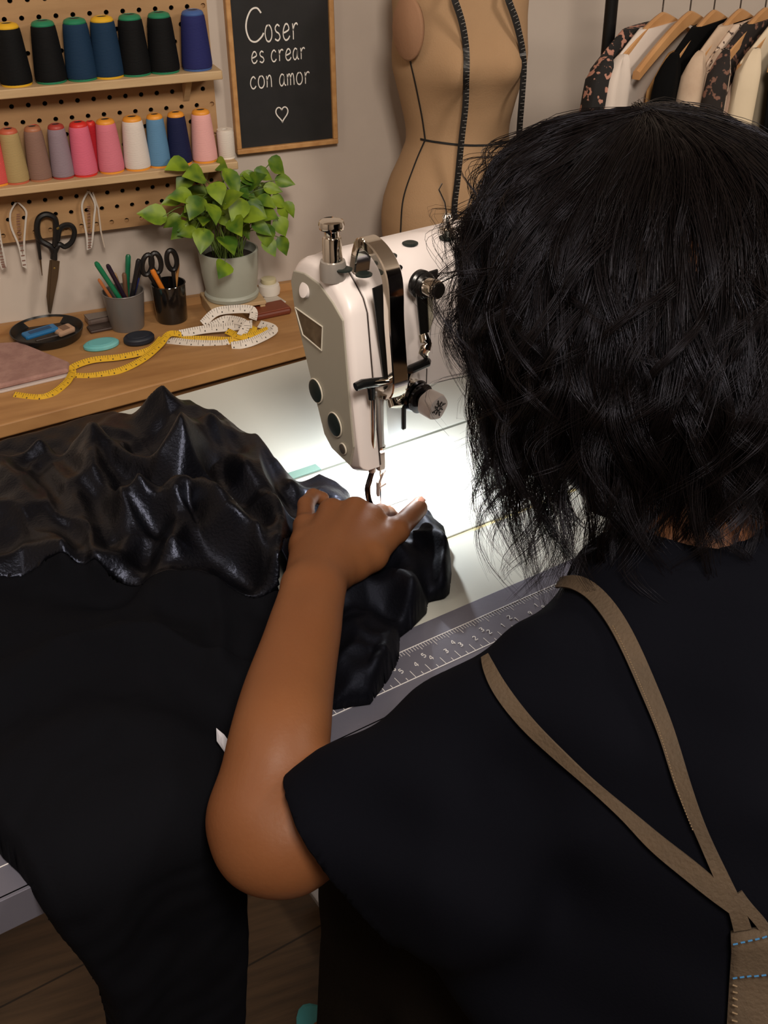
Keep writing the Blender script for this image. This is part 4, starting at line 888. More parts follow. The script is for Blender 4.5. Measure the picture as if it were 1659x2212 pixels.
    # lower lever across the head, chrome bridge
    mb = MB(); mb.tube([F(768, 836, -.046), F(782, 830, -.046), F(810, 826, -.046), F(845, 822, -.046)], [.0045, .0052, .005, .004], n=12); mb.build('lower_bracket', m_blk, r, smooth=True)
    mb = MB(); mb.tube([F(800, 828, -.048), F(850, 822, -.05), F(866, 812, -.05)], [.0025, .004, .0055], n=10); mb.build('bracket_bridge', m_chr, r, smooth=True)
    mb = MB(); mb.tube([F(802, 836, -.044), F(803, 862, -.044)], [.0045, .0035], n=12); mb.build('bar_bush', m_blk, r, smooth=True)
    # needle bar, clamp and needle, presser bar and foot
    nx, ny = .0375, .004
    MB().tube([(.0245, -.036, .155), (.024, -.036, .12), (.0225, -.034, .075)], .0032, n=14).build('presser_bar', m_chr, r, smooth=True)
    MB().lathe([(.005, 0), (.0042, .02), (.0042, .046), (.0055, .062)], c=(.036, -.030, .092), n=18).build('needle_bar', mat('bar_grey', (184, 180, 176), .25, metal=.6), r, smooth=True)
    MB().lathe([(.0035, 0), (.0062, .002), (.0062, .004), (.0035, .006)], c=(.036, -.030, .088), n=18).build('needle_clamp', m_chr, r, smooth=True)
    MB().box((.036, -.030, .074), (.010, .008, .022), b=.002).build('clamp_block', mat('clamp_tan', (176, 160, 150), .3, metal=.5), r)
    MB().tube([(.036, -.030, .07), (.0362, -.029, .008)], [.0011, .0005], n=8).build('needle', m_chr, r, smooth=True)
    MB().lathe([(.0040, 0), (.0048, .006), (.0035, .010)], c=(.0235, -.033, .066), n=16).build('presser_bush', mat('clamp_tan', (176, 160, 150)), r, smooth=True)
    pf = MB(); pf.tube(catmull([(.0235, -.033, .066), (.020, -.033, .056), (.0165, -.034, .046), (.0185, -.035, .030), (.026, -.037, .014)], 6), [.003]*6+[.0032]*19, n=10, flat=.55); pf.build('presser_shank', mat('shank_steel', (92, 90, 94), .2, metal=1), r, smooth=True)
    MB().box((.032, -.036, .0125), (.018, .026, .0035), b=.0012).build('presser_foot', m_chr, r)
    MB().tube([(.031, -.035, .050), (.036, -.034, .058), (.042, -.03, .060)], .0013, n=8).tube([(.031, -.035, .044), (.039, -.036, .047)], .0011, n=8).build('finger_guard', mat('clamp_tan', (176, 160, 150)), r, smooth=True)
    MB().box((.030, -.034, .042), (.0035, .004, .018), b=.001).build('guard_stem', mat('clamp_tan', (176, 160, 150)), r)
    MB().box((.045, .0, .0006), (.075, .03, .0016), b=.0006).build('needle_plate', mat('plate_satin', (206, 204, 200), .4, metal=.2), r)
    # clear eye guard under the arm
    m_clr = mat('clear_guard', (226, 232, 236), .12, alpha=.35)
    MB().prism([(.044, .150), (.068, .138), (.066, .100), (.046, .094)], .0015, (0, -.030, 0), (1, 0, 0), (0, 0, 1)).build('eye_guard', m_clr, r)
    # work lamp under the arm
    MB().lathe([(.011, 0), (.0125, .003), (.012, .012), (.009, .018)], c=(.085, .022, .128), n=24).build('lamp_housing', m_body, r, smooth=True)
    MB().lathe([(.009, -.0012), (.009, .0)], c=(.085, .022, .1275), n=24).build('lamp_lens', mat('lamp_lens', (255, 255, 255), .3, emis=40), r)
    # thread stand guide on the top
    g = TP(966, 500, TZ+.283); gx, gy = g[0]-.525, g[1]-.9
    mb = MB(); mb.lathe([(.0085, -.002), (.0085, .003), (.005, .005), (.004, .012), (.006, .016), (.004, .019)], c=(gx, gy, .283), n=20); mb.build('thread_post', m_chr, r, smooth=True)
    mb = MB(); mb.tube([(gx, gy, .295), (gx-.004, gy, .315), (gx-.012, gy, .330), (gx-.008, gy, .336)], .0009, n=6).tube([(gx, gy, .30), (gx+.004, gy, .285), (gx-.01, gy-.06, .272)], .0005, n=5); mb.build('post_wire', mat('hook_wire', (120, 112, 104)), r)
    return r
machine()
lamp = bpy.data.lights.new('machine_led', 'AREA'); lamp.shape = 'DISK'; lamp.size = .016; lamp.energy = 1.7; lamp.color = (.93, .97, 1.0); lamp.spread = math.radians(165)
lo = bpy.data.objects.new('machine_led', lamp); COL.objects.link(lo); lo.location = tuple(T2W(.525+.085, .922, TZ+.125)); lo.rotation_euler = (0, 0, 0)
# ================================================================ BLACK GARMENT ON THE TABLE (cloth surface over the table top and front edge)
EDGE = .603; RB = .014
def cloth_pos(x, s, h):
    """surface position in table coordinates; s = distance from the viewer side, beyond EDGE it hangs"""
    x = np.asarray(x, float); s = np.asarray(s, float); h = np.asarray(h, float)
    u = np.clip(EDGE+.012-s, 0, None); ang = np.minimum(u/RB, PI/2); ex = np.clip(u-RB*PI/2, 0, None)
    e = EDGE+.012
    Y = np.where(s >= e, s, e-RB*np.sin(ang)); Z = TZ+.003-RB*(1-np.cos(ang))-ex
    nY = -np.sin(ang); nZ = np.cos(ang)
    return x, Y+nY*h, Z+nZ*h
def px2xs(px, py, h):
    v = TP(px, py, TZ+.003+h)
    if v[1] >= EDGE+.012: return v[0], v[1]
    yy = EDGE+.012-RB-h; v = TL(px, py, yy); return v[0], EDGE+.012-(RB*PI/2+(TZ+.003-RB-v[2]))
def seg_d(X, S, a, b):
    ax, ay = a[0], a[1]; dx, dy = b[0]-ax, b[1]-ay; L = dx*dx+dy*dy+1e-12
    t = np.clip(((X-ax)*dx+(S-ay)*dy)/L, 0, 1); return np.hypot(X-ax-t*dx, S-ay-t*dy), t
CTRL = [(-200, 1010, .004), (0, 951, .004), (100, 924, .004), (190, 898, .006), (250, 884, .014), (290, 876, .034), (335, 862, .046), (375, 870, .040), (410, 866, .036), (450, 882, .036), (500, 890, .040), (560, 932, .036), (600, 985, .032), (640, 1010, .028), (690, 1008, .020), (730, 1030, .014), (755, 1055, .008), (770, 1090, .006), (850, 1110, .006), (915, 1090, .018), (945, 1105, .024), (965, 1140, .026), (975, 1185, .028), (970, 1245, .024), (925, 1275, .018), (918, 1300, .018), (895, 1335, .02), (862, 1352, .018), (860, 1415, .018), (835, 1450, .016), (800, 1500, .012), (760, 1545, .010), (715, 1590, .010),
        (340, 960, .035), (300, 1100, .055), (200, 1050, .045), (100, 1030, .040), (0, 1060, .04), (450, 1000, .060), (500, 1100, .060), (560, 1200, .045), (420, 1200, .05), (250, 1200, .035), (100, 1180, .035), (640, 1100, .018), (700, 1150, .012), (650, 1250, .02), (600, 1270, .03),
        (100, 1350, .035), (300, 1350, .04), (450, 1350, .035), (550, 1400, .025), (300, 1500, .03), (100, 1550, .03), (450, 1550, .022), (550, 1600, .012), (0, 1700, .02), (200, 1750, .018), (640, 1450, .006), (640, 1600, .006),
        (780, 1300, .035), (780, 1400, .035), (840, 1240, .030), (900, 1200, .034), (760, 1480, .022)]
_cx = np.array([list(px2xs(a, b, h))+[h] for a, b, h in CTRL])
RIDGES = [  # px polyline, height, width
 ([(205, 965), (250, 985), (300, 1020), (350, 1036), (395, 1012), (415, 965), (395, 900), (345, 872)], .028, .011),
 ([(470, 888), (530, 960), (585, 1060), (612, 1150), (614, 1235)], .022, .010),
 ([(415, 872), (480, 960), (550, 1050), (600, 1140), (612, 1200)], .018, .009),
 ([(160, 975), (225, 1045), (270, 1110), (285, 1160), (260, 1200)], .024, .011),
 ([(375, 1195), (388, 1125), (415, 1102), (470, 1140), (540, 1195), (600, 1235)], .026, .010),
 ([(95, 965), (150, 1060), (195, 1150), (215, 1215)], .022, .010),
 ([(0, 1000), (70, 1090), (130, 1190), (150, 1225)], .018, .012), ([(-30, 1215), (50, 1190), (140, 1205)], .014, .010),
 ([(455, 940), (430, 985), (405, 1040), (370, 1090), (318, 1100)], .024, .012), ([(320, 1095), (350, 1115), (380, 1100)], .012, .008),
 ([(560, 935), (615, 1010), (655, 1075), (640, 1120)], .014, .008), ([(300, 1225), (380, 1255), (470, 1265), (590, 1262)], .012, .010),
 ([(460, 1110), (520, 1150), (560, 1180)], .012, .012), ([(0, 960), (40, 975), (80, 962)], .012, .01), ([(230, 945), (200, 1000), (190, 1040)], .012, .010),
 ([(-60, 1490), (60, 1450), (130, 1418), (260, 1392), (380, 1402), (460, 1425), (560, 1435)], .016, .014),
 ([(310, 1262), (320, 1300), (335, 1350)], .004, .006), ([(470, 1265), (478, 1340), (480, 1420)], .003, .004),
 ([(0, 1640), (140, 1560), (260, 1440)], .008, .03), ([(330, 1440), (400, 1560), (430, 1700)], .008, .03), ([(480, 1440), (520, 1470), (560, 1480)], .012, .01),
 ([(200, 1800), (280, 1980), (330, 2212), (350, 2500)], .014, .035), ([(420, 1750), (440, 1980), (450, 2212), (455, 2500)], .014, .03), ([(100, 1850), (200, 2020), (260, 2212)], .008, .025),
 ([(735, 1262), (790, 1243), (850, 1252), (905, 1292)], .016, .010), ([(738, 1395), (780, 1352), (830, 1355), (858, 1400)], .016, .010), ([(842, 1222), (880, 1250), (912, 1290)], .012, .007),
 ([(725, 1480), (760, 1430), (810, 1410), (845, 1420)], .012, .010), ([(740, 1330), (800, 1310), (870, 1330)], .012, .009), ([(915, 1095), (955, 1150), (968, 1235)], .008, .006), ([(880, 1120), (930, 1140), (962, 1160)], .006, .004), ([(850, 1165), (890, 1200), (900, 1260)], .010, .008),
 ([(640, 1030), (690, 1025), (745, 1055)], .012, .010), ([(690, 1075), (730, 1068), (765, 1085)], .010, .006), ([(720, 1560), (770, 1520), (820, 1480)], .01, .01)]
CREASES = [([(340, 880), (420, 990), (520, 1090), (600, 1160)], .011, .008), ([(300, 1045), (340, 1120), (420, 1180), (560, 1218)], .012, .009), ([(60, 985), (120, 1080), (170, 1165), (190, 1212)], .009, .008), ([(240, 955), (290, 1000), (360, 1060), (382, 1140)], .009, .008), ([(500, 900), (570, 990), (610, 1080), (625, 1150)], .009, .007), ([(430, 1125), (500, 1175), (590, 1235)], .009, .007), ([(0, 1060), (60, 1120), (100, 1200)], .008, .008), ([(150, 960), (235, 1010), (262, 1090), (300, 1170)], .008, .007),
 ([(40, 1452), (200, 1386), (340, 1384), (480, 1412), (560, 1425)], .007, .008), ([(745, 1300), (800, 1280), (880, 1300)], .007, .006), ([(730, 1440), (790, 1385), (850, 1390)], .007, .006), ([(860, 1190), (900, 1235), (925, 1280)], .007, .005), ([(900, 1120), (950, 1160), (962, 1220)], .005, .005)]
_crs = [([px2xs(a, b, .04) for a, b in p], h, w) for p, h, w in CREASES]
_rid = [([px2xs(a, b, .04) for a, b in p], h, w) for p, h, w in RIDGES]
def cloth_h(X, S):
    num = np.zeros_like(X); den = np.zeros_like(X)
    for cx_, cs_, ch_ in _cx:
        w_ = np.exp(-((X-cx_)**2+(S-cs_)**2)/(2*.026**2))+1e-5/((X-cx_)**2+(S-cs_)**2+.001); num += w_*ch_; den += w_
    H = num/den
    wx = X+.012*np.sin(S*23+X*9)+.006*np.sin(S*61-X*40); ws = S+.012*np.sin(X*27+1)+.006*np.sin(X*70+S*33)
    hang = sstep((EDGE-S)/.1)
    H = H*(1-hang)+.012*hang
    for pl_, h_, w_ in _rid:
        D = np.full_like(X, 9.)
        for a, b in zip(pl_[:-1], pl_[1:]): D = np.minimum(D, seg_d(X, S, a, b)[0])
        w_ = w_*1.55; H = H+h_*np.exp(-(D/w_)**1.9)-h_*.35*np.exp(-((D-2.4*w_)/(1.3*w_))**2)*(1 if w_ < .03 else 0)
    for pl_, h_, w_ in _crs:
        D = np.full_like(X, 9.)
        for a, b in zip(pl_[:-1], pl_[1:]): D = np.minimum(D, seg_d(wx, ws, a, b)[0])
        H = H+h_*np.exp(-np.sqrt(D*D+2e-6)/w_)
    H = H+.0012*np.sin(wx*55+ws*31)*np.sin(ws*47-wx*18)*(1-hang*.6)+.0008*np.sin(wx*130-ws*75)*np.sin(ws*120+wx*44)
    H = H+hang*.005*np.sin(wx*62+1.5*np.sin(ws*5))
    return np.maximum(H, .0015)
def poly_in(X, S, poly):
    ins = np.zeros(X.shape, bool); n = len(poly)
    for i in range(n):
        x1, y1 = poly[i]; x2, y2 = poly[(i+1) % n]
        c = ((y1 > S) != (y2 > S)) & (X < (x2-x1)*(S-y1)/(y2-y1+1e-15)+x1); ins ^= c
    return ins
def cloth_part(name, outline, m, parent, off, step=.0026, ext=None):
    """outline: list of (px, py, h, free) ; free edges fall to the table"""
    pts = [px2xs(a, b, h) for a, b, h, f in outline]; free = [f for *_, f in outline]
    xs = [p[0] for p in pts]; ss = [p[1] for p in pts]
    x = np.arange(max(min(xs), -.09), max(xs)+step, step); s_ = np.arange(min(ss), max(ss)+step, step)
    X, S = np.meshgrid(x, s_, indexing='ij')
    ins = poly_in(X, S, pts)
    # distance to free boundary and nearest boundary point
    Dm = np.full_like(X, 9.); Df = np.full_like(X, 9.); NX = X.copy(); NS = S.copy()
    for i in range(len(pts)):
        a, b = pts[i], pts[(i+1) % len(pts)]; d, t = seg_d(X, S, a, b); k = d < Dm
        Dm = np.where(k, d, Dm); NX = np.where(k, a[0]+t*(b[0]-a[0]), NX); NS = np.where(k, a[1]+t*(b[1]-a[1]), NS)
        if free[i]: Df = np.minimum(Df, d)
    quad_c = ins[:-1, :-1].astype(int)+ins[1:, :-1]+ins[1:, 1:]+ins[:-1, 1:]
    keep = quad_c >= 2
    used = np.zeros_like(ins); used[:-1, :-1] |= keep; used[1:, :-1] |= keep; used[1:, 1:] |= keep; used[:-1, 1:] |= keep
    snap = used & ((~ins) | (Dm < step*.45))
    X2 = np.where(snap, NX, X); S2 = np.where(snap, NS, S)
    Df = np.where(snap & (Df < Dm+1e-6), 0, Df)
    H = cloth_h(X2, S2); fall = np.sqrt(np.clip(Df/.010, 0, 1)); fall = fall*(2-fall)
    H = H*fall+.0008
    gx, gy, gz = cloth_pos(X2, S2, H)
    idx = -np.ones(X.shape, int); idx[used] = np.arange(used.sum())
    Wd = np.stack([gx[used], gy[used], gz[used]], 1); WW = Wd[:, :1]*TX+Wd[:, 1:2]*TY+Wd[:, 2:3]*np.array([0, 0, 1.])-off
    f = np.stack([idx[:-1, :-1][keep], idx[1:, :-1][keep], idx[1:, 1:][keep], idx[:-1, 1:][keep]], 1)
    o = mesh(name, WW, f, m, parent, smooth=True)
    md = o.modifiers.new('thickness', 'SOLIDIFY'); md.thickness = .0012; md.offset = -1
    return o
m_satin = mat('black_satin', (4, 4, 6), .34, spec=.30, tint=(.62, .70, 1.0), bump=.6, bscale=300, bdist=.0010)
m_knit = mat('black_knitwear', (9, 9, 11), .9, bump=.6, bscale=420, spec=.08, tint=(.62, .70, 1.0), bdist=.0006)
GOFF = T2W(.3, .8, TZ)
gar = thing('black_garment', 'crumpled black garment of satin and knit being sewn, spilling over the front of the table', 'garment', GOFF)
SEAM = [(-200, 1252), (0, 1240), (100, 1222), (200, 1230), (330, 1250), (450, 1268), (560, 1276), (604, 1272)]
TOPL = [(a, b, h) for a, b, h in CTRL[:19]]
INNER = [(700, 1125, .012), (640, 1190, .015), (612, 1240, .03)]
sat = [(a, b, h, 1) for a, b, h in TOPL[:17]]+[(760, 1075, .006, 0)]+[(a, b, h, 0) for a, b, h in INNER]+[(a, b, .035, 0) for a, b in SEAM[::-1]]
cloth_part('satin_section', sat, m_satin, gar, GOFF)
kn = [(a, b, .035, 0) for a, b in SEAM]+[(640, 1275, .02, 0), (668, 1400, .008, 0), (672, 1520, .008, 0), (690, 1592, .008, 1), (650, 1660, .01, 1), (560, 1780, .01, 1), (545, 1860, .012, 1), (542, 1930, .012, 1), (536, 2100, .012, 1), (528, 2212, .012, 1), (520, 2450, .012, 1), (262, 2450, .012, 1), (238, 2212, .012, 1), (222, 2150, .012, 1), (170, 2070, .012, 1), (118, 2010, .012, 1), (62, 1925, .012, 1), (0, 1832, .012, 1), (-60, 1745, .012, 1), (-200, 1560, .02, 0)]
cloth_part('knit_section', kn, m_knit, gar, GOFF)
slv = [(700, 1125, .012, 0), (760, 1075, .006, 1), (800, 1100, .006, 1), (850, 1110, .006, 1), (916, 1082, .018, 1), (934, 1092, .022, 1), (945, 1108, .024, 1), (966, 1128, .024, 1), (958, 1142, .024, 1), (972, 1160, .026, 1), (977, 1195, .026, 1), (972, 1245, .022, 1), (962, 1262, .018, 1), (926, 1275, .015, 1), (922, 1300, .015, 1), (890, 1332, .015, 1), (864, 1352, .015, 1), (862, 1400, .015, 1), (840, 1445, .013, 1), (800, 1502, .011, 1), (760, 1548, .010, 1), (712, 1596, .008, 1), (690, 1592, .008, 0), (672, 1520, .008, 0), (668, 1400, .008, 0), (640, 1275, .02, 0), (612, 1240, .03, 0), (640, 1190, .015, 0)]
cloth_part('sleeve_section', slv, mat('black_crepe', (5, 5, 8), .6, bump=.5, bscale=300, spec=.15, tint=(.62, .70, 1.0), bdist=.0008), gar, GOFF)
# small white care label
kb = bvh_of([c_ for c_ in gar.children if c_.name.startswith('knit_section')][0]); hh = []
for a, b, l_ in ((461, 1588, .006), (480, 1597, .004), (496, 1612, .002), (484, 1630, .002), (461, 1612, .006)):
    g = on_surface(kb, a, b, GOFF, l_); hh.append(np.array(g[0]))
mesh('care_label', [tuple(v) for v in hh]+[tuple(v+np.array([0, 0, .001])) for v in hh], [(0, 1, 2, 3, 4), (9, 8, 7, 6, 5)]+[(i, (i+1) % 5, (i+1) % 5+5, i+5) for i in range(5)], mat('label_white', (196, 196, 206), .7), gar)
# ================================================================ PERSON
def surface_nets(f, org, h):
    """closed surface where the sampled field f (negative inside) crosses zero"""
    nx, ny, nz = f.shape; s = f < 0
    cnt = np.zeros((nx-1, ny-1, nz-1), np.float32); acc = np.zeros((nx-1, ny-1, nz-1, 3), np.float32)
    co = [(i, j, k) for i in (0, 1) for j in (0, 1) for k in (0, 1)]
    sl = lambda c, a: slice(c, a-1+c)
    for i in range(8):
        for j in range(i+1, 8):
            a, b = co[i], co[j]
            if sum(abs(a[t]-b[t]) for t in range(3)) != 1: continue
            fa = f[sl(a[0], nx), sl(a[1], ny), sl(a[2], nz)]; fb = f[sl(b[0], nx), sl(b[1], ny), sl(b[2], nz)]
            m = (fa < 0) != (fb < 0); t = np.where(m, fa/np.where(fa-fb == 0, 1, fa-fb), 0)
            cnt += m
            for q in range(3): acc[..., q] += np.where(m, a[q]+t*(b[q]-a[q]), 0)
    act = cnt > 0; idx = -np.ones(cnt.shape, np.int64); idx[act] = np.arange(act.sum())
    ijk = np.argwhere(act); V = (ijk+acc[act]/cnt[act][:, None])*h+org
    F = []
    for ax in range(3):
        o1, o2 = [a for a in range(3) if a != ax]
        sa = np.take(s, range(0, s.shape[ax]-1), ax); sb = np.take(s, range(1, s.shape[ax]), ax)
        e = np.argwhere(sa != sb); ok = (e[:, o1] > 0) & (e[:, o2] > 0) & (e[:, o1] < f.shape[o1]-1) & (e[:, o2] < f.shape[o2]-1); e = e[ok]
        fl = sa[tuple(e.T)]
        def g(d1, d2):
            t = e.copy(); t[:, o1] += d1; t[:, o2] += d2; return idx[tuple(t.T)]
        q = np.stack([g(-1, -1), g(0, -1), g(0, 0), g(-1, 0)], 1)
        if ax == 1: fl = ~fl
        q[~fl] = q[~fl][:, ::-1]
        F.append(q)
    return V, np.concatenate(F)
class Field:
    def __init__(s, lo, hi, h):
        s.lo = np.array(lo, float); s.h = h; s.n = np.ceil((np.array(hi)-s.lo)/h).astype(int)+1
        s.f = np.full(s.n, .5, np.float32)
    def cap(s, a, b, ra, rb, k=.01, sq=None):
        """smooth-join a tapered capsule; sq = (axis vector, factor): flattened along the axis"""
        a, b = np.array(a, float), np.array(b, float); m = max(ra, rb)+k*2+s.h*3; m2 = m*(1.5 if sq else 1.0)
        i0 = np.maximum(np.floor((np.minimum(a, b)-m2-s.lo)/s.h).astype(int), 0); i1 = np.minimum(np.ceil((np.maximum(a, b)+m2-s.lo)/s.h).astype(int)+1, s.n)
        if (i1 <= i0).any(): return
        g = [s.lo[q]+s.h*np.arange(i0[q], i1[q]) for q in range(3)]
        X, Y, Z = np.meshgrid(*g, indexing='ij', sparse=True)
        d = b-a; L = d @ d+1e-12; px, py, pz = X-a[0], Y-a[1], Z-a[2]
        t = np.clip((px*d[0]+py*d[1]+pz*d[2])/L, 0, 1); qx, qy, qz = px-t*d[0], py-t*d[1], pz-t*d[2]
        if sq:
            n, fac = np.array(sq[0], float), sq[1]; n = n/np.linalg.norm(n); dn = qx*n[0]+qy*n[1]+qz*n[2]
            qx, qy, qz = qx+n[0]*dn*(fac-1), qy+n[1]*dn*(fac-1), qz+n[2]*dn*(fac-1)
        D = np.sqrt(qx*qx+qy*qy+qz*qz)-(ra+(rb-ra)*t)
        if sq: D = D/max(1, sq[1])**.5
        S = (slice(i0[0], i1[0]), slice(i0[1], i1[1]), slice(i0[2], i1[2])); F_ = s.f[S]
        hh = np.clip(.5+.5*(F_-D)/k, 0, 1); s.f[S] = F_*(1-hh)+D*hh-k*hh*(1-hh)
    def cut(s, a, b, r, k=.002):
        a, b = np.array(a, float), np.array(b, float); m = r+k*3
        i0 = np.maximum(np.floor((np.minimum(a, b)-m-s.lo)/s.h).astype(int), 0); i1 = np.minimum(np.ceil((np.maximum(a, b)+m-s.lo)/s.h).astype(int)+1, s.n)
        g = [s.lo[q]+s.h*np.arange(i0[q], i1[q]) for q in range(3)]; X, Y, Z = np.meshgrid(*g, indexing='ij', sparse=True)
        d = b-a; L = d @ d+1e-12; t = np.clip(((X-a[0])*d[0]+(Y-a[1])*d[1]+(Z-a[2])*d[2])/L, 0, 1)
        D = r-np.sqrt((X-a[0]-t*d[0])**2+(Y-a[1]-t*d[1])**2+(Z-a[2]-t*d[2])**2)
        S = (slice(i0[0], i1[0]), slice(i0[1], i1[1]), slice(i0[2], i1[2])); F_ = s.f[S]; hh = np.clip(.5-.5*(F_-D)/k, 0, 1); s.f[S] = F_*(1-hh)+D*hh+k*hh*(1-hh)
    def surf(s): return surface_nets(s.f, s.lo, s.h)
def J(px, py, z): return W2T(P(px, py, z))
# joints (table frame)
WR = J(677, 1272, .872); FA1 = J(651, 1385, .868); FA2 = J(622, 1500, .860); FA3 = J(600, 1620, .850); EL = J(568, 1775, .820); EL2 = J(618, 1815, .814)
SH = np.array([.445, .455, .928]); PEL = np.array([.52, .22, .55]); CH = np.array([.56, .38, .82]); NB = np.array([.585, .455, .985]); HC = np.array([.635, .575, 1.115])
FACE = np.array([.45, .84, -.35]); FACE /= np.linalg.norm(FACE)
LAT = np.array([-.87, .49, 0]); SHR = NB-LAT*.18+np.array([0, -.02, -.03])
def arm_hand(fl):
    up = np.array([0, 0, 1.])
    # forearm and elbow
    side = np.cross(FA1-WR, up); side /= np.linalg.norm(side)
    kn_ = [np.append(WR, [.0195, .0080]), np.append((WR+FA1)/2, [.0215, .0075]), np.append(FA1, [.0252, .006]), np.append(FA2, [.0315, .004]), np.append(FA3, [.0362, .002]), np.append(EL, [.0372, 0])]
    ch_ = catmull(kn_, 7)
    for a, b in zip(ch_[:-1], ch_[1:]):
        for q in (-1, 1): fl.cap(a[:3]+side*a[4]*q, b[:3]+side*b[4]*q, a[3], b[3], .005)
    fl.cap(EL, EL2, .0375, .038, .02); ole = J(548, 1850, .806); fl.cap(EL, ole, .028, .0215, .02)
    fl.cap(EL2, SH-[0, 0, .004], .037, .036, .02)
    # palm
    M5, M4, M3, M2 = J(660, 1138, .850), J(716, 1108, .861), J(767, 1105, .865), J(802, 1124, .859)
    WL_, WR_ = J(655, 1262, .866), J(700, 1262, .866)
    for a, b, r0, r1 in ((WL_, M5, .0175, .0125), ((WL_+WR)/2, M4, .0180, .0120), (WR, M3, .0180, .0120), (WR_, M2, .0185, .0125)): fl.cap(a, b, r0, r1, .014)
    fl.cap(J(665, 1190, .848), J(760, 1180, .848), .016, .016, .014)
    for m_ in (M5, M4, M3, M2): fl.cap(m_+np.array([0, 0, .0022]), m_+np.array([0, 0, .0022]), .0112, .0112, .006)
    # fingers: two bends each, closing down on the cloth
    def fin(*pts, k=.0045):
        for (a, ra), (b, rb) in zip(pts[:-1], pts[1:]): fl.cap(a, b, ra, rb, k)
    fin((M5, .0108), (J(661, 1090, .848), .0090), (J(676, 1071, .842), .0080), (J(697, 1077, .836), .0078), k=.003)
    d4 = J(725, 1045, .84)-J(716, 1108, .84); d4 /= np.linalg.norm(d4)
    fin((M4, .0115), (M4+d4*.030+[0, 0, -.022], .0100), (M4+d4*.045+[0, 0, -.036], .0086), (M4+d4*.052+[0, 0, -.042], .0078))
    fin((M3, .0118), (M3+d4*.034+[.002, 0, -.024], .0104), (M3+d4*.050+[.002, 0, -.038], .0090), (M3+d4*.058+[.002, 0, -.044], .0080))
    fin((M2, .0115), (J(822, 1108, .845), .0098), (J(838, 1110, .830), .0086), (J(850, 1118, .820), .0076), k=.003)
    # thumb
    T0, T1, T2, T3 = J(728, 1238, .856), J(800, 1198, .852), J(856, 1146, .852), J(903, 1098, .848)
    fl.cap(T0, T1, .0175, .0158, .012); fl.cap(T1, T2, .0152, .0122, .006); fl.cap(T2, T3, .0122, .0105, .004)
    fl.cap(T1, (T1+M2)/2, .012, .010, .014); fl.cap((T0+T1)/2, M2, .013, .010, .014)
    fl.cap(T2+[0, 0, .001], T2+[0, 0, .001], .0126, .0126, .006)
    # tendons and creases
    for m_, w_ in ((M4, WL_), (M3, WR), (M2, WR_)): fl.cap(m_+[0, 0, .0035], m_*.45+w_*.55+[0, 0, .0015], .009, .006, .010)
    for (a, b) in (((800, 1108), (812, 1148)), ((812, 1112), (818, 1134))): fl.cut(J(*a, .868), J(*b, .862), .0012, .002)
    # nails
    return T2, T3
def body_field(fl):
    up = np.array([0, 0, 1.])
    fl.cap(PEL, PEL+[.02, .06, .12], .14, .125, .05, sq=(FACE*[1, 1, 0], 1.25)); fl.cap(PEL+[.02, .06, .12], CH, .125, .135, .05, sq=(FACE*[1, 1, 0], 1.3))
    fl.cap(CH, NB-[0, 0, .05], .135, .08, .05, sq=(FACE*[1, 1, 0], 1.3)); fl.cap(SH-[0, 0, .012], NB-[0, 0, .060], .034, .048, .02); fl.cap(SHR, NB-[0, 0, .035], .058, .06, .05)
    fl.cap(NB-[0, 0, .04], HC-FACE*.045-[0, 0, .03], .055, .052, .03)
    # head: skull, face, jaw, nose, ears
    bk = HC-FACE*.02+[0, 0, .02]; fr = HC+FACE*.035-[0, 0, .01]; fl.cap(bk, fr, .078, .068, .02, sq=(LAT, 1.08))
    dn = np.cross(LAT, FACE); dn = dn/np.linalg.norm(dn); dn = dn if dn[2] < 0 else -dn
    fl.cap(HC+FACE*.04+dn*.02, HC+FACE*.052+dn*.075, .052, .034, .03); fl.cap(HC+FACE*.108+dn*.012, HC+FACE*.122+dn*.042, .006, .010, .008)
    for sx in (-1, 1):
        e = HC+LAT*sx*.074+dn*.025-FACE*.008; fl.cap(e-dn*.02, e+dn*.022, .010, .008, .005, sq=(LAT, 2.0))
        fl.cap(HC+FACE*.085+LAT*sx*.032+dn*.012, HC+FACE*.085+LAT*sx*.032+dn*.012, .012, .012, .004)
    m_ = HC+FACE*.098+dn*.068; fl.cap(m_-LAT*.018, m_+LAT*.018, .006, .006, .006)
    # right arm, mostly hidden behind the torso and head
    er = np.array([.90, .60, .84]); wr = np.array([.86, .78, .855]); fl.cap(SHR, er, .05, .04, .03); fl.cap(er, wr, .04, .026, .02)
    fl.cap(wr, wr+[-.05, .05, -.01], .022, .02, .014)
    b0 = wr+np.array([-.055, .055, -.01])
    for i in range(4):
        o = np.array([-.012, -.018, 0])*(i-1.5)*-1; k0 = b0+o*.9; fl.cap(k0, k0+[-.03, .03, -.008], .010, .009, .005); fl.cap(k0+[-.03, .03, -.008], k0+[-.045, .045, -.024], .009, .0075, .004)
    fl.cap(wr+[-.03, .0, -.008], wr+[-.065, -.01, -.018], .013, .010, .008)
    # legs: thighs forward, shins down, feet on the floor
    for hp, kn, an, toe in (((.44, .22, .53), (.42, .60, .53), (.42, .68, .09), (.415, .815, .035)), ((.62, .18, .53), (.74, .56, .54), (.74, .66, .09), (.75, .80, .03))):
        hp, kn, an, toe = map(np.array, (hp, kn, an, toe)); fl.cap(hp, kn, .085, .062, .04); fl.cap(kn, an, .058, .036, .03)
        fl.cap(an-[0, .02, .045], toe-[0, .03, 0], .030, .026, .02, sq=((0, 0, 1), 1.1))
        for i in range(5): x = (i-2)*.0165; fl.cap(toe+[x, -.02, -.004], toe+[x, .010-abs(i-1.4)*.005, -.008], .010, .0095 if i else .012, .004)
OFFP = T2W(.52, .22, 0)
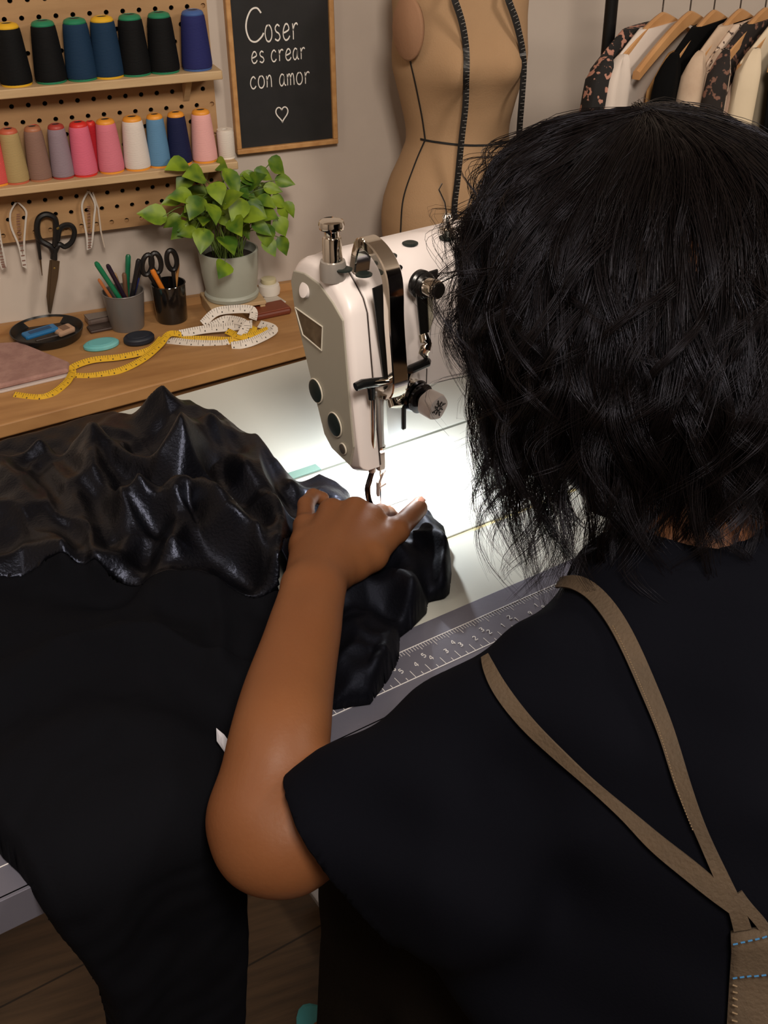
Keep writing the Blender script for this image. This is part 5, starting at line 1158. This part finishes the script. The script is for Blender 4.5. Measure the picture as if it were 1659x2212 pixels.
def toworld(V): V = np.asarray(V); return V[:, :1]*TX+V[:, 1:2]*TY+V[:, 2:3]*np.array([0, 0, 1.])-OFFP
person = thing('person', 'person in a black t-shirt with long dark curly hair, sewing at the machine', 'person', OFFP)
m_skin = mat('skin', (112, 71, 42), .5, col2=(102, 62, 36), nscale=9, bump=.3, bscale=240, spec=.25, sss=.12, bdist=.0006, contrast=(.3, .7))
fa = Field((.14, .42, .74), (.64, .98, 1.02), .0021); T2_, T3_ = arm_hand(fa)
Va, Fa = fa.surf()
# keep the fine arm only up to the middle of the upper arm; the rest of the body is coarser and joins inside the sleeve
fb = Field((.22, .0, -.01), (.98, .98, 1.26), .0075); body_field(fb); fb.cap(EL2+(SH-EL2)*.55, SH, .038, .036, .01); Vb, Fb = fb.surf()
body = mesh('body', toworld(np.vstack([Va, Vb])), np.vstack([Fa, Fb+len(Va)]), m_skin, person, smooth=True)
md = body.modifiers.new('join_skin', 'REMESH'); md.mode = 'VOXEL'; md.voxel_size = .0024; md.use_smooth_shade = True
md = body.modifiers.new('soften', 'SMOOTH'); md.factor = .5; md.iterations = 2
# finger nails
def nail(c, axis, nrm, w, l):
    axis = np.array(axis)/np.linalg.norm(axis); nrm = np.array(nrm)-axis*np.dot(nrm, axis); nrm /= np.linalg.norm(nrm); sd = np.cross(axis, nrm)
    V = []; F = []
    for i in range(7):
        u = -1+2*i/6; 
        for j in range(7):
            v = -1+2*j/6; rr = math.sqrt(max(0, 1-abs(v)**3)); V.append(np.array(c)+axis*(v*l/2)+sd*(u*w/2*rr)-nrm*(u*u*w*.16)+nrm*.0004)
    for i in range(6):
        for j in range(6): F.append((i*7+j, (i+1)*7+j, (i+1)*7+j+1, i*7+j+1))
    o = mesh('fingernail', toworld(V), F, mat('nail', (186, 132, 112), .25), person, smooth=True); s_ = o.modifiers.new('thick', 'SOLIDIFY'); s_.thickness = .0006
td = T3_-T2_; nail(T3_+td/np.linalg.norm(td)*.001+np.array([.2, .1, .97])*.0102, td, (.25, .1, .95), .0125, .014)
# t-shirt
def shirt():
    fs = Field((.20, .02, .50), (.96, .68, 1.10), .0055); g = FACE*[1, 1, 0]
    H0 = J(705, 1785, .834); HM = H0*.5+SH*.5+np.array([0, 0, -.014])
    fs.cap(H0, HM, .049, .053, .02); fs.cap(HM, SH+[.006, -.006, -.008], .053, .053, .02)
    fs.cap(SH+[.006, -.006, -.008], NB-[0, 0, .050], .053, .070, .02); fs.cap(SHR, NB-[0, 0, .045], .072, .076, .05)
    fs.cap(CH-[.01, .03, 0], NB-[0, .02, .085], .165, .098, .05, sq=(g, 1.15)); fs.cap(PEL+[0, .03, .10], CH-[.01, .03, 0], .165, .165, .06, sq=(g, 1.15)); fs.cap(PEL+[0, -.0, .02], PEL+[0, .03, .10], .165, .165, .05, sq=(g, 1.15))
    fs.cap(SH+[.02, -.05, -.06], CH+[-.05, -.05, -.05], .07, .12, .05)
    fs.cap(J(960, 1880, .79), PEL+[-.03, .05, .07], .055, .12, .06)
    er = np.array([.90, .60, .84]); fs.cap(SHR, SHR*.4+er*.6, .075, .06, .04)
    # underside drape of the sleeve
    fs.cap(J(800, 1850, .80), J(1000, 1880, .82), .038, .058, .04)
    X, Y, Z = np.meshgrid(*[fs.lo[q]+fs.h*np.arange(fs.n[q]) for q in range(3)], indexing='ij', sparse=True)
    # soft folds running from the shoulder towards the elbow and across the back
    ax = (EL2-SH); ax /= np.linalg.norm(ax); sd = np.cross(ax, [0, 0, 1]); sd /= np.linalg.norm(sd); u3 = np.cross(sd, ax)
    a = (X-SH[0])*ax[0]+(Y-SH[1])*ax[1]+(Z-SH[2])*ax[2]; b = (X-SH[0])*sd[0]+(Y-SH[1])*sd[1]+(Z-SH[2])*sd[2]; c = (X-SH[0])*u3[0]+(Y-SH[1])*u3[1]+(Z-SH[2])*u3[2]
    fs.f += (.0032*np.sin(c*75+a*22+3*np.sin(a*9))*np.sin(b*20+1)+.0022*np.sin((X+Z)*60+Y*30)).astype(np.float32)
    # hem plane of the sleeve, neck opening
    p0, p1 = J(626, 1700, .868), J(738, 1918, .80); p2 = p0+np.array([.02, .03, -.07]); n = ax
    D = a-np.dot((p0+p1)/2-SH, ax)+.0-.02*(c*0)
    fs.f = np.maximum(fs.f, D.astype(np.float32))
    V, F_ = fs.surf()
    # open the sleeve end, the bottom and the neck
    ce = V[F_].mean(1); aa = (ce-SH) @ ax; lim = np.dot((p0+p1)/2-SH, ax); keep = (aa < lim-.0022)
    keep &= ce[:, 2] > .512; keep &= np.linalg.norm(ce-(NB+[.004, .016, .062]), axis=1) > .062
    used = np.zeros(len(V), bool); used[F_[keep].ravel()] = True; al = (V-SH) @ ax
    k_ = used & (al > lim-.0085); V[k_] += ax*(lim-.002-al[k_])[:, None]*.9
    nc_ = NB+np.array([.004, .016, .062]); dn_ = np.linalg.norm(V-nc_, axis=1); k_ = used & (dn_ < .0675); V[k_] = nc_+(V[k_]-nc_)*(.061/dn_[k_])[:, None]
    o = mesh('t_shirt', toworld(V), F_[keep], mat('shirt_black', (5, 5, 8), .92, bump=.5, bscale=500, spec=.10, tint=(.62, .70, 1.0), bdist=.0005), person, smooth=True)
    s_ = o.modifiers.new('thickness', 'SOLIDIFY'); s_.thickness = .0022; s_.offset = -1
    s2 = o.modifiers.new('soften', 'SMOOTH'); s2.factor = .5; s2.iterations = 3
    return o
tsh = shirt()
# trousers: dark brown, wide legs
def trousers():
    ft = Field((.22, .0, .06), (.98, .80, .68), .008)
    ft.cap(PEL-[0, .02, .0], PEL+[0, 0, .06], .15, .145, .05, sq=(FACE*[1, 1, 0], 1.15))
    for hp, kn, an in (((.44, .20, .53), (.42, .60, .53), (.425, .67, .12)), ((.62, .18, .53), (.74, .56, .54), (.74, .66, .12))):
        hp, kn, an = map(np.array, (hp, kn, an)); ft.cap(hp, kn, .105, .085, .05); ft.cap(kn, an, .085, .088, .04)
    X, Y, Z = np.meshgrid(*[ft.lo[q]+ft.h*np.arange(ft.n[q]) for q in range(3)], indexing='ij', sparse=True)
    ft.f += (.006*np.sin(X*95+2*np.sin(Z*7))*np.sin(Y*6+1.5)+.003*np.sin(X*40+Y*60)).astype(np.float32)
    V, F_ = ft.surf(); ce = V[F_].mean(1); keep = ce[:, 2] > .085
    o = mesh('trousers', toworld(V), F_[keep], mat('trouser_brown', (19, 15, 11), .95, bump=.4, bscale=300, col2=(23, 18, 13), nscale=14, spec=.1), person, smooth=True)
    s_ = o.modifiers.new('thickness', 'SOLIDIFY'); s_.thickness = .002; s_.offset = -1
trousers()
# turquoise slipper on the left foot
def slipper(toe, lab):
    toe = np.array(toe); out = []
    for k in range(28):
        a = 2*PI*k/28; out.append((.046*math.cos(a)*(1-.12*math.sin(a)), .125*math.sin(a)))
    c0 = toe+np.array([0, -.085, 0])
    V = [(p[0]+c0[0], p[1]+c0[1], z) for z, s_ in ((.001, .94), (.004, 1.0), (.018, 1.0), (.021, .95)) for p in [(q[0]*s_, q[1]*s_) for q in out]]
    n = 28; F_ = [tuple(range(n-1, -1, -1)), tuple(range(3*n, 4*n))]+[(k*n+i, k*n+(i+1) % n, (k+1)*n+(i+1) % n, (k+1)*n+i) for k in range(3) for i in range(n)]
    o = mesh('slipper', toworld(V), F_, mat('slipper_teal', (64, 150, 160), .6), person, smooth=False); o['label'] = lab
    st = MB(); st.tube([c0+np.array([.050*math.cos(a), .035+.012*math.sin(a), .012+.050*math.sin(a)]) for a in np.linspace(0, PI, 17)], .010, n=10, flat=.35)
    V2 = toworld(st.V); mesh('slipper_strap', V2, st.F, mat('slipper_teal', (64, 150, 160)), o, smooth=True)
slipper((.415, .828, 0), 'turquoise slipper'); slipper((.75, .80, 0), 'turquoise slipper')
# ---------------- apron: straps follow the shirt surface
bsh = bvh_of(tsh)
def strap(name, pts, ws, th, m, lift=.003, per=8, dfall=None):
    Pn, Nn, Wn = [], [], []; c = catmull([np.array((a, b, w_), float) for (a, b), w_ in zip(pts, ws)], per)
    for a, b, w_ in c:
        g = on_surface(bsh, a, b, OFFP, lift)
        if g: Pn.append(g[0]); Nn.append(g[1]); Wn.append(w_)
    # relax
    for it in range(10):
        for i in range(1, len(Pn)-1): Pn[i] = Pn[i]*.5+(Pn[i-1]+Pn[i+1])*.25; Nn[i] = (Nn[i]+Nn[i-1]*.5+Nn[i+1]*.5).normalized()
    for i in range(len(Pn)):
        g = bsh.find_nearest(Pn[i])
        if g[0] is not None and (Pn[i]-g[0]).dot(g[1]) < lift*.6: Pn[i] = g[0]+g[1]*lift
    mb = MB(); ribbon(mb, Pn, Nn, Wn, th); return mb.build(name, m, None), Pn, Nn
m_ap = mat('apron_khaki', (68, 54, 38), .85, bump=.5, bscale=320, col2=(60, 48, 34), nscale=25)
apron = thing('apron', 'khaki brown apron with thin straps crossing the back of the black t-shirt', 'apron', OFFP)
S1 = [(1205, 1268), (1225, 1263), (1255, 1266), (1290, 1290), (1330, 1345), (1375, 1430), (1410, 1510), (1445, 1600), (1480, 1700), (1520, 1800), (1560, 1895), (1590, 1960), (1603, 2000)]
W1 = [.008, .010, .012, .0125, .013, .0125, .012, .011, .010, .008, .009, .010, .011]
S2 = [(1054, 1425), (1062, 1450), (1085, 1495), (1140, 1560), (1210, 1625), (1280, 1690), (1350, 1755), (1420, 1820), (1490, 1875), (1545, 1920), (1585, 1956)]
W2 = [.006, .009, .011, .0105, .009, .007, .0085, .012, .013, .012, .009]
S3 = [(1590, 1925), (1612, 1955), (1640, 1985), (1652, 2002)]
for nm, s_, w_ in (('shoulder_strap', S1, W1), ('side_strap', S2, W2), ('cross_strap', S3, [.007, .007, .007, .007])):
    o, Pn, Nn = strap(nm, s_, w_, .002, m_ap); o.parent = apron
    if nm == 'shoulder_strap':
        st = MB(); prev = None
        for i in range(28, 66, 1):
            if i+1 < len(Pn):
                t = (Pn[i+1]-Pn[i]); s3 = t.normalized().cross(Nn[i]); w0 = .0042
                for q in (.15, .65): c_ = Pn[i]+t*q+s3*w0+Nn[i]*.0022; st.tube([c_, c_+t*.28], .0004, n=5)
        so = st.build('stitching', mat('stitch_tan', (98, 80, 56), .7), o)
pan = []; rows = [(1578, 1760, 2008, 1985), (1580, 1760, 2050, 2030), (1576, 1760, 2100, 2082), (1573, 1760, 2160, 2145), (1571, 1760, 2230, 2215), (1572, 1760, 2330, 2320)]
Vp = []; nc = 9; okk = True
for (xa, xb, ya, yb) in rows:
    for j in range(nc):
        t = j/(nc-1); g = on_surface(bsh, xa+(xb-xa)*t, ya+(yb-ya)*t, OFFP, .005)
        Vp.append(tuple(g[0]) if g else None)
last = None
for i in range(len(Vp)):
    if Vp[i] is None: Vp[i] = last if last is not None else (0, 0, 1)
    last = Vp[i]
Fp = [(i*nc+j, i*nc+j+1, (i+1)*nc+j+1, (i+1)*nc+j) for i in range(len(rows)-1) for j in range(nc-1)]
po = mesh('back_panel', Vp, Fp, m_ap, apron, smooth=True); s_ = po.modifiers.new('thickness', 'SOLIDIFY'); s_.thickness = .004; s_.offset = 1
for (ya, yb) in ((2018, 1996), (2094, 2078)):
    st = MB(); x = 1583
    while x < 1700:
        t = (x-1583)/117; g = on_surface(bsh, x, ya+(yb-ya)*t, OFFP, .0098); g2 = on_surface(bsh, x+9, ya+(yb-ya)*t-1.6, OFFP, .0098)
        if g and g2: st.tube([g[0], g2[0]], .0006, n=6)
        x += 15
    st.build('blue_stitching', mat('stitch_blue', (44, 100, 146), .6), po)
st = MB(); y = 2112
while y < 2205:
    g = on_surface(bsh, 1582, y, OFFP, .0098); g2 = on_surface(bsh, 1592, y+5, OFFP, .0098)
    if g and g2: st.tube([g[0], g2[0]], .0006, n=6)
    y += 16
if st.V: st.build('side_stitching', mat('stitch_tan', (98, 80, 56)), po)
# ---------------- stool
sc0 = T2W(.52, .20, 0); st = thing('stool', 'round padded stool hidden under the seated person', 'stool', sc0, TA)
MB().lathe([(.15, .40), (.165, .41), (.165, .435), (.15, .45)], n=36).build('seat', mat('stool_vinyl', (30, 26, 24), .5), st, smooth=True)
for k in range(4):
    a = PI/4+k*PI/2; MB().tube([(.10*math.cos(a), .10*math.sin(a), .41), (.16*math.cos(a), .16*math.sin(a), .005)], .011, n=12).build('leg', m_steel, st, smooth=True)
# ---------------- hair: curly strands over a dark under-mass
def hair():
    prof = [(1.276, .0), (1.272, .045), (1.262, .080), (1.240, .115), (1.215, .136), (1.185, .150), (1.15, .158), (1.12, .160), (1.09, .154), (1.06, .148), (1.03, .146), (1.00, .147), (.97, .148), (.94, .145), (.91, .135), (.88, .12)]
    zp = np.array([p[0] for p in prof])[::-1]; rp = np.array([p[1] for p in prof])[::-1]*.97
    A0 = np.array([.640, .572]); slope = np.array([-.10, -.22])       # axis drifts towards the back of the neck as it goes down
    def centre(z): return A0[:, None]+slope[:, None]*(1.12-np.atleast_1d(z))[None]
    V = []; F_ = []
    n = 64; zz = np.linspace(1.270, .985, 38)
    for z in zz:
        c = centre(z)[:, 0]; r = np.interp(z, zp, rp)*(.90-.14*sstep((1.14-z)/.12)-.28*sstep((1.04-z)/.055))
        for k in range(n):
            a = 2*PI*k/n; rr = r*(1+.03*math.sin(7*a+z*30)+.02*math.sin(15*a-z*45)); V.append((c[0]+rr*math.cos(a), c[1]+rr*math.sin(a), z))
    for i in range(len(zz)-1):
        for k in range(n): q = (k+1) % n; F_.append((i*n+k, i*n+q, (i+1)*n+q, (i+1)*n+k))
    F_.append(tuple(range(n)))
    base_n = len(V)
    fa_ = math.atan2(FACE[1], FACE[0])
    NC = 680; M = 34; t = np.linspace(0, 1, M)
    strands = []; rad = []
    for ci in range(NC):
        fly = ci > NC-90
        th = fa_+math.radians(34)+RNG.random()*math.radians(292)
        rho = RNG.uniform(.84, 1.02) if not fly else RNG.uniform(1.0, 1.10)
        bk = math.cos(th-fa_-PI)                      # 1 at the nape
        zend = RNG.choice([RNG.uniform(.905, .99), RNG.uniform(1.0, 1.13)], p=[.62, .38])+max(0, bk)*.012
        if fly: zend = RNG.uniform(.96, 1.17)
        u0 = RNG.uniform(0, .22)**1.0
        s = u0+(1-u0)*t
        z = 1.277-(1.277-zend)*s**1.35
        r = np.interp(z, zp, rp)*(rho*(1-.0*t))
        f2, ph = RNG.uniform(1.5, 3.5), RNG.uniform(0, 2*PI)
        amp = RNG.uniform(.05, .20)
        thv = th+.55*(1-s)**2+amp*np.sin(f2*2.2*t+ph)*(.25+t)
        C = centre(z); x = C[0]+r*np.cos(thv); y = C[1]+r*np.sin(thv)
        ca = RNG.uniform(.006, .026)*(.26+t)**1.5*(1.35 if fly else 1)/1.3; cf = RNG.uniform(7, 15)*RNG.choice([-1, 1]); ph2 = RNG.uniform(0, 2*PI)
        rx, ry = np.cos(thv), np.sin(thv); ch = cf*t**1.35+ph2
        tip = (.028 if fly else .012)*RNG.uniform(-.2, 1)*t**3
        x = x+rx*(ca*np.cos(ch)+tip)-ry*ca*np.sin(ch); y = y+ry*(ca*np.cos(ch)+tip)+rx*ca*np.sin(ch); z = z+ca*.6*np.sin(ch+1)+(tip*.6)
        ns = 27 if not fly else 7; tight = RNG.uniform(.5, 1.2)
        for si in range(ns):
            sp = .0070*tight*(1.15-.75*t)*(.35+.65*t**.5); o1, o2, o3 = RNG.normal(0, 1, 3)
            fz = RNG.uniform(0, 2*PI); wob = .0016*t*np.sin(RNG.uniform(8, 26)*t+fz)
            px_ = x+(-ry)*(o1*sp+wob*.7)+rx*(o2*sp*.6+wob); py_ = y+rx*(o1*sp+wob*.7)+ry*(o2*sp*.6+wob); pz_ = z+o3*sp*.5
            L = RNG.uniform(.84, 1.0); tt = t*L
            strands.append(np.stack([np.interp(tt, t, px_), np.interp(tt, t, py_), np.interp(tt, t, pz_)], 1)); rad.append(RNG.uniform(.00018, .00034))
    # loose fuzz around the silhouette
    for k in range(900):
        th = fa_+math.radians(30)+RNG.random()*math.radians(300); z0 = RNG.uniform(.97, 1.27); c = centre(z0)[:, 0]; r0 = np.interp(z0, zp, rp)
        d1 = RNG.normal(0, 1, 3); L = RNG.uniform(.02, .055); ph = RNG.uniform(0, 6.28); cur = RNG.uniform(2, 7)
        o = np.array([c[0]+r0*math.cos(th)*.93, c[1]+r0*math.sin(th)*.93, z0]); e1 = np.array([math.cos(th), math.sin(th), .2]); e2 = np.array([-math.sin(th), math.cos(th), 0]); e3 = np.array([0, 0, -1])
        s_ = t[:, None]; P_ = o+e1*(s_*L*.55*(1-s_*.4))+e3*(s_*L*.8)+e2*(.01*np.sin(cur*s_+ph)*s_)+e1*(.008*np.cos(cur*s_+ph)*s_)
        strands.append(P_); rad.append(.00014)
    S = np.array(strands); R = np.array(rad); N = len(S)
    T = np.gradient(S, axis=1); T /= np.linalg.norm(T, axis=2, keepdims=True)+1e-9
    ref = np.array([.3, .2, .93]); A = np.cross(T, ref); A /= np.linalg.norm(A, axis=2, keepdims=True)+1e-9; B = np.cross(T, A)
    taper = (1-.75*t**3)[None, :, None]*R[:, None, None]
    ring = np.stack([S+A*taper*math.cos(q)+B*taper*math.sin(q) for q in (0, 2*PI/3, 4*PI/3)], 2)   # N,M,3,3
    VV = ring.reshape(-1, 3); base = np.arange(N*M).reshape(N, M)*3
    q = []
    for j in range(3):
        k = (j+1) % 3; q.append(np.stack([base[:, :-1]+j, base[:, :-1]+k, base[:, 1:]+k, base[:, 1:]+j], -1).reshape(-1, 4))
    Q = np.concatenate(q)+base_n
    VV = np.vstack([np.array(V), VV]); up_ = np.clip(VV[:, 2]-1.12, 0, None)     # the head tips forward: the crown leans towards the face
    VV[:, :2] += FACE[:2]*.42*up_[:, None]; VV[:, 2] -= .10*up_
    allV = toworld(VV); nf = len(F_); 
    me = bpy.data.meshes.new('hair'); me.vertices.add(len(allV)); me.vertices.foreach_set('co', allV.astype(np.float32).ravel())
    quads = [f for f in F_ if len(f) == 4]; ng = [f for f in F_ if len(f) != 4]
    loops = list(np.array(quads).ravel())+list(Q.ravel())+[i for f in ng for i in f]
    starts = list(range(0, 4*(len(quads)+len(Q)), 4)); e = 4*(len(quads)+len(Q))
    for f in ng: starts.append(e); e += len(f)
    me.loops.add(len(loops)); me.loops.foreach_set('vertex_index', np.array(loops, np.int32))
    me.polygons.add(len(starts)); me.polygons.foreach_set('loop_start', np.array(starts, np.int32)); me.update(calc_edges=True); me.validate()
    me.polygons.foreach_set('use_smooth', np.ones(len(me.polygons), bool))
    me.materials.append(mat('hair_black', (11, 7, 6), .33, spec=.26, tint=(.75, .78, 1.0)))
    o = bpy.data.objects.new('hair', me); COL.objects.link(o); o.parent = person; return o
hair()

# ---------------- small pieces that belong to a part go one level deeper
def nest(inner, outer):
    for c in [o for o in bpy.data.objects if o.type == 'MESH' and o.name.split('.')[0] == inner and o.parent is not None and o.parent.type == 'EMPTY']:
        sib = [o for o in c.parent.children if o.type == 'MESH' and o.name.split('.')[0] == outer]
        ctr = lambda o: sum((Vector(b) for b in o.bound_box), Vector())/8
        if sib: c.parent = min(sib, key=lambda o: (ctr(o)-ctr(c)).length)
for a, b in (('window_rim', 'face_window'), ('plug_ring', 'rubber_plug'), ('tension_post_cap', 'tension_post'), ('dial_mark', 'tension_dial'), ('post_wire', 'thread_post'), ('needle_clamp', 'needle_bar'), ('hole_shade_disc', 'cone_cap'), ('guide_edge', 'guide_strap'), ('lamp_lens', 'lamp_housing'), ('shelf_bracket', 'shelf_board'), ('presser_bush', 'presser_bar'), ('bracket_bridge', 'lower_bracket'), ('neck_cap', 'torso')): nest(a, b)
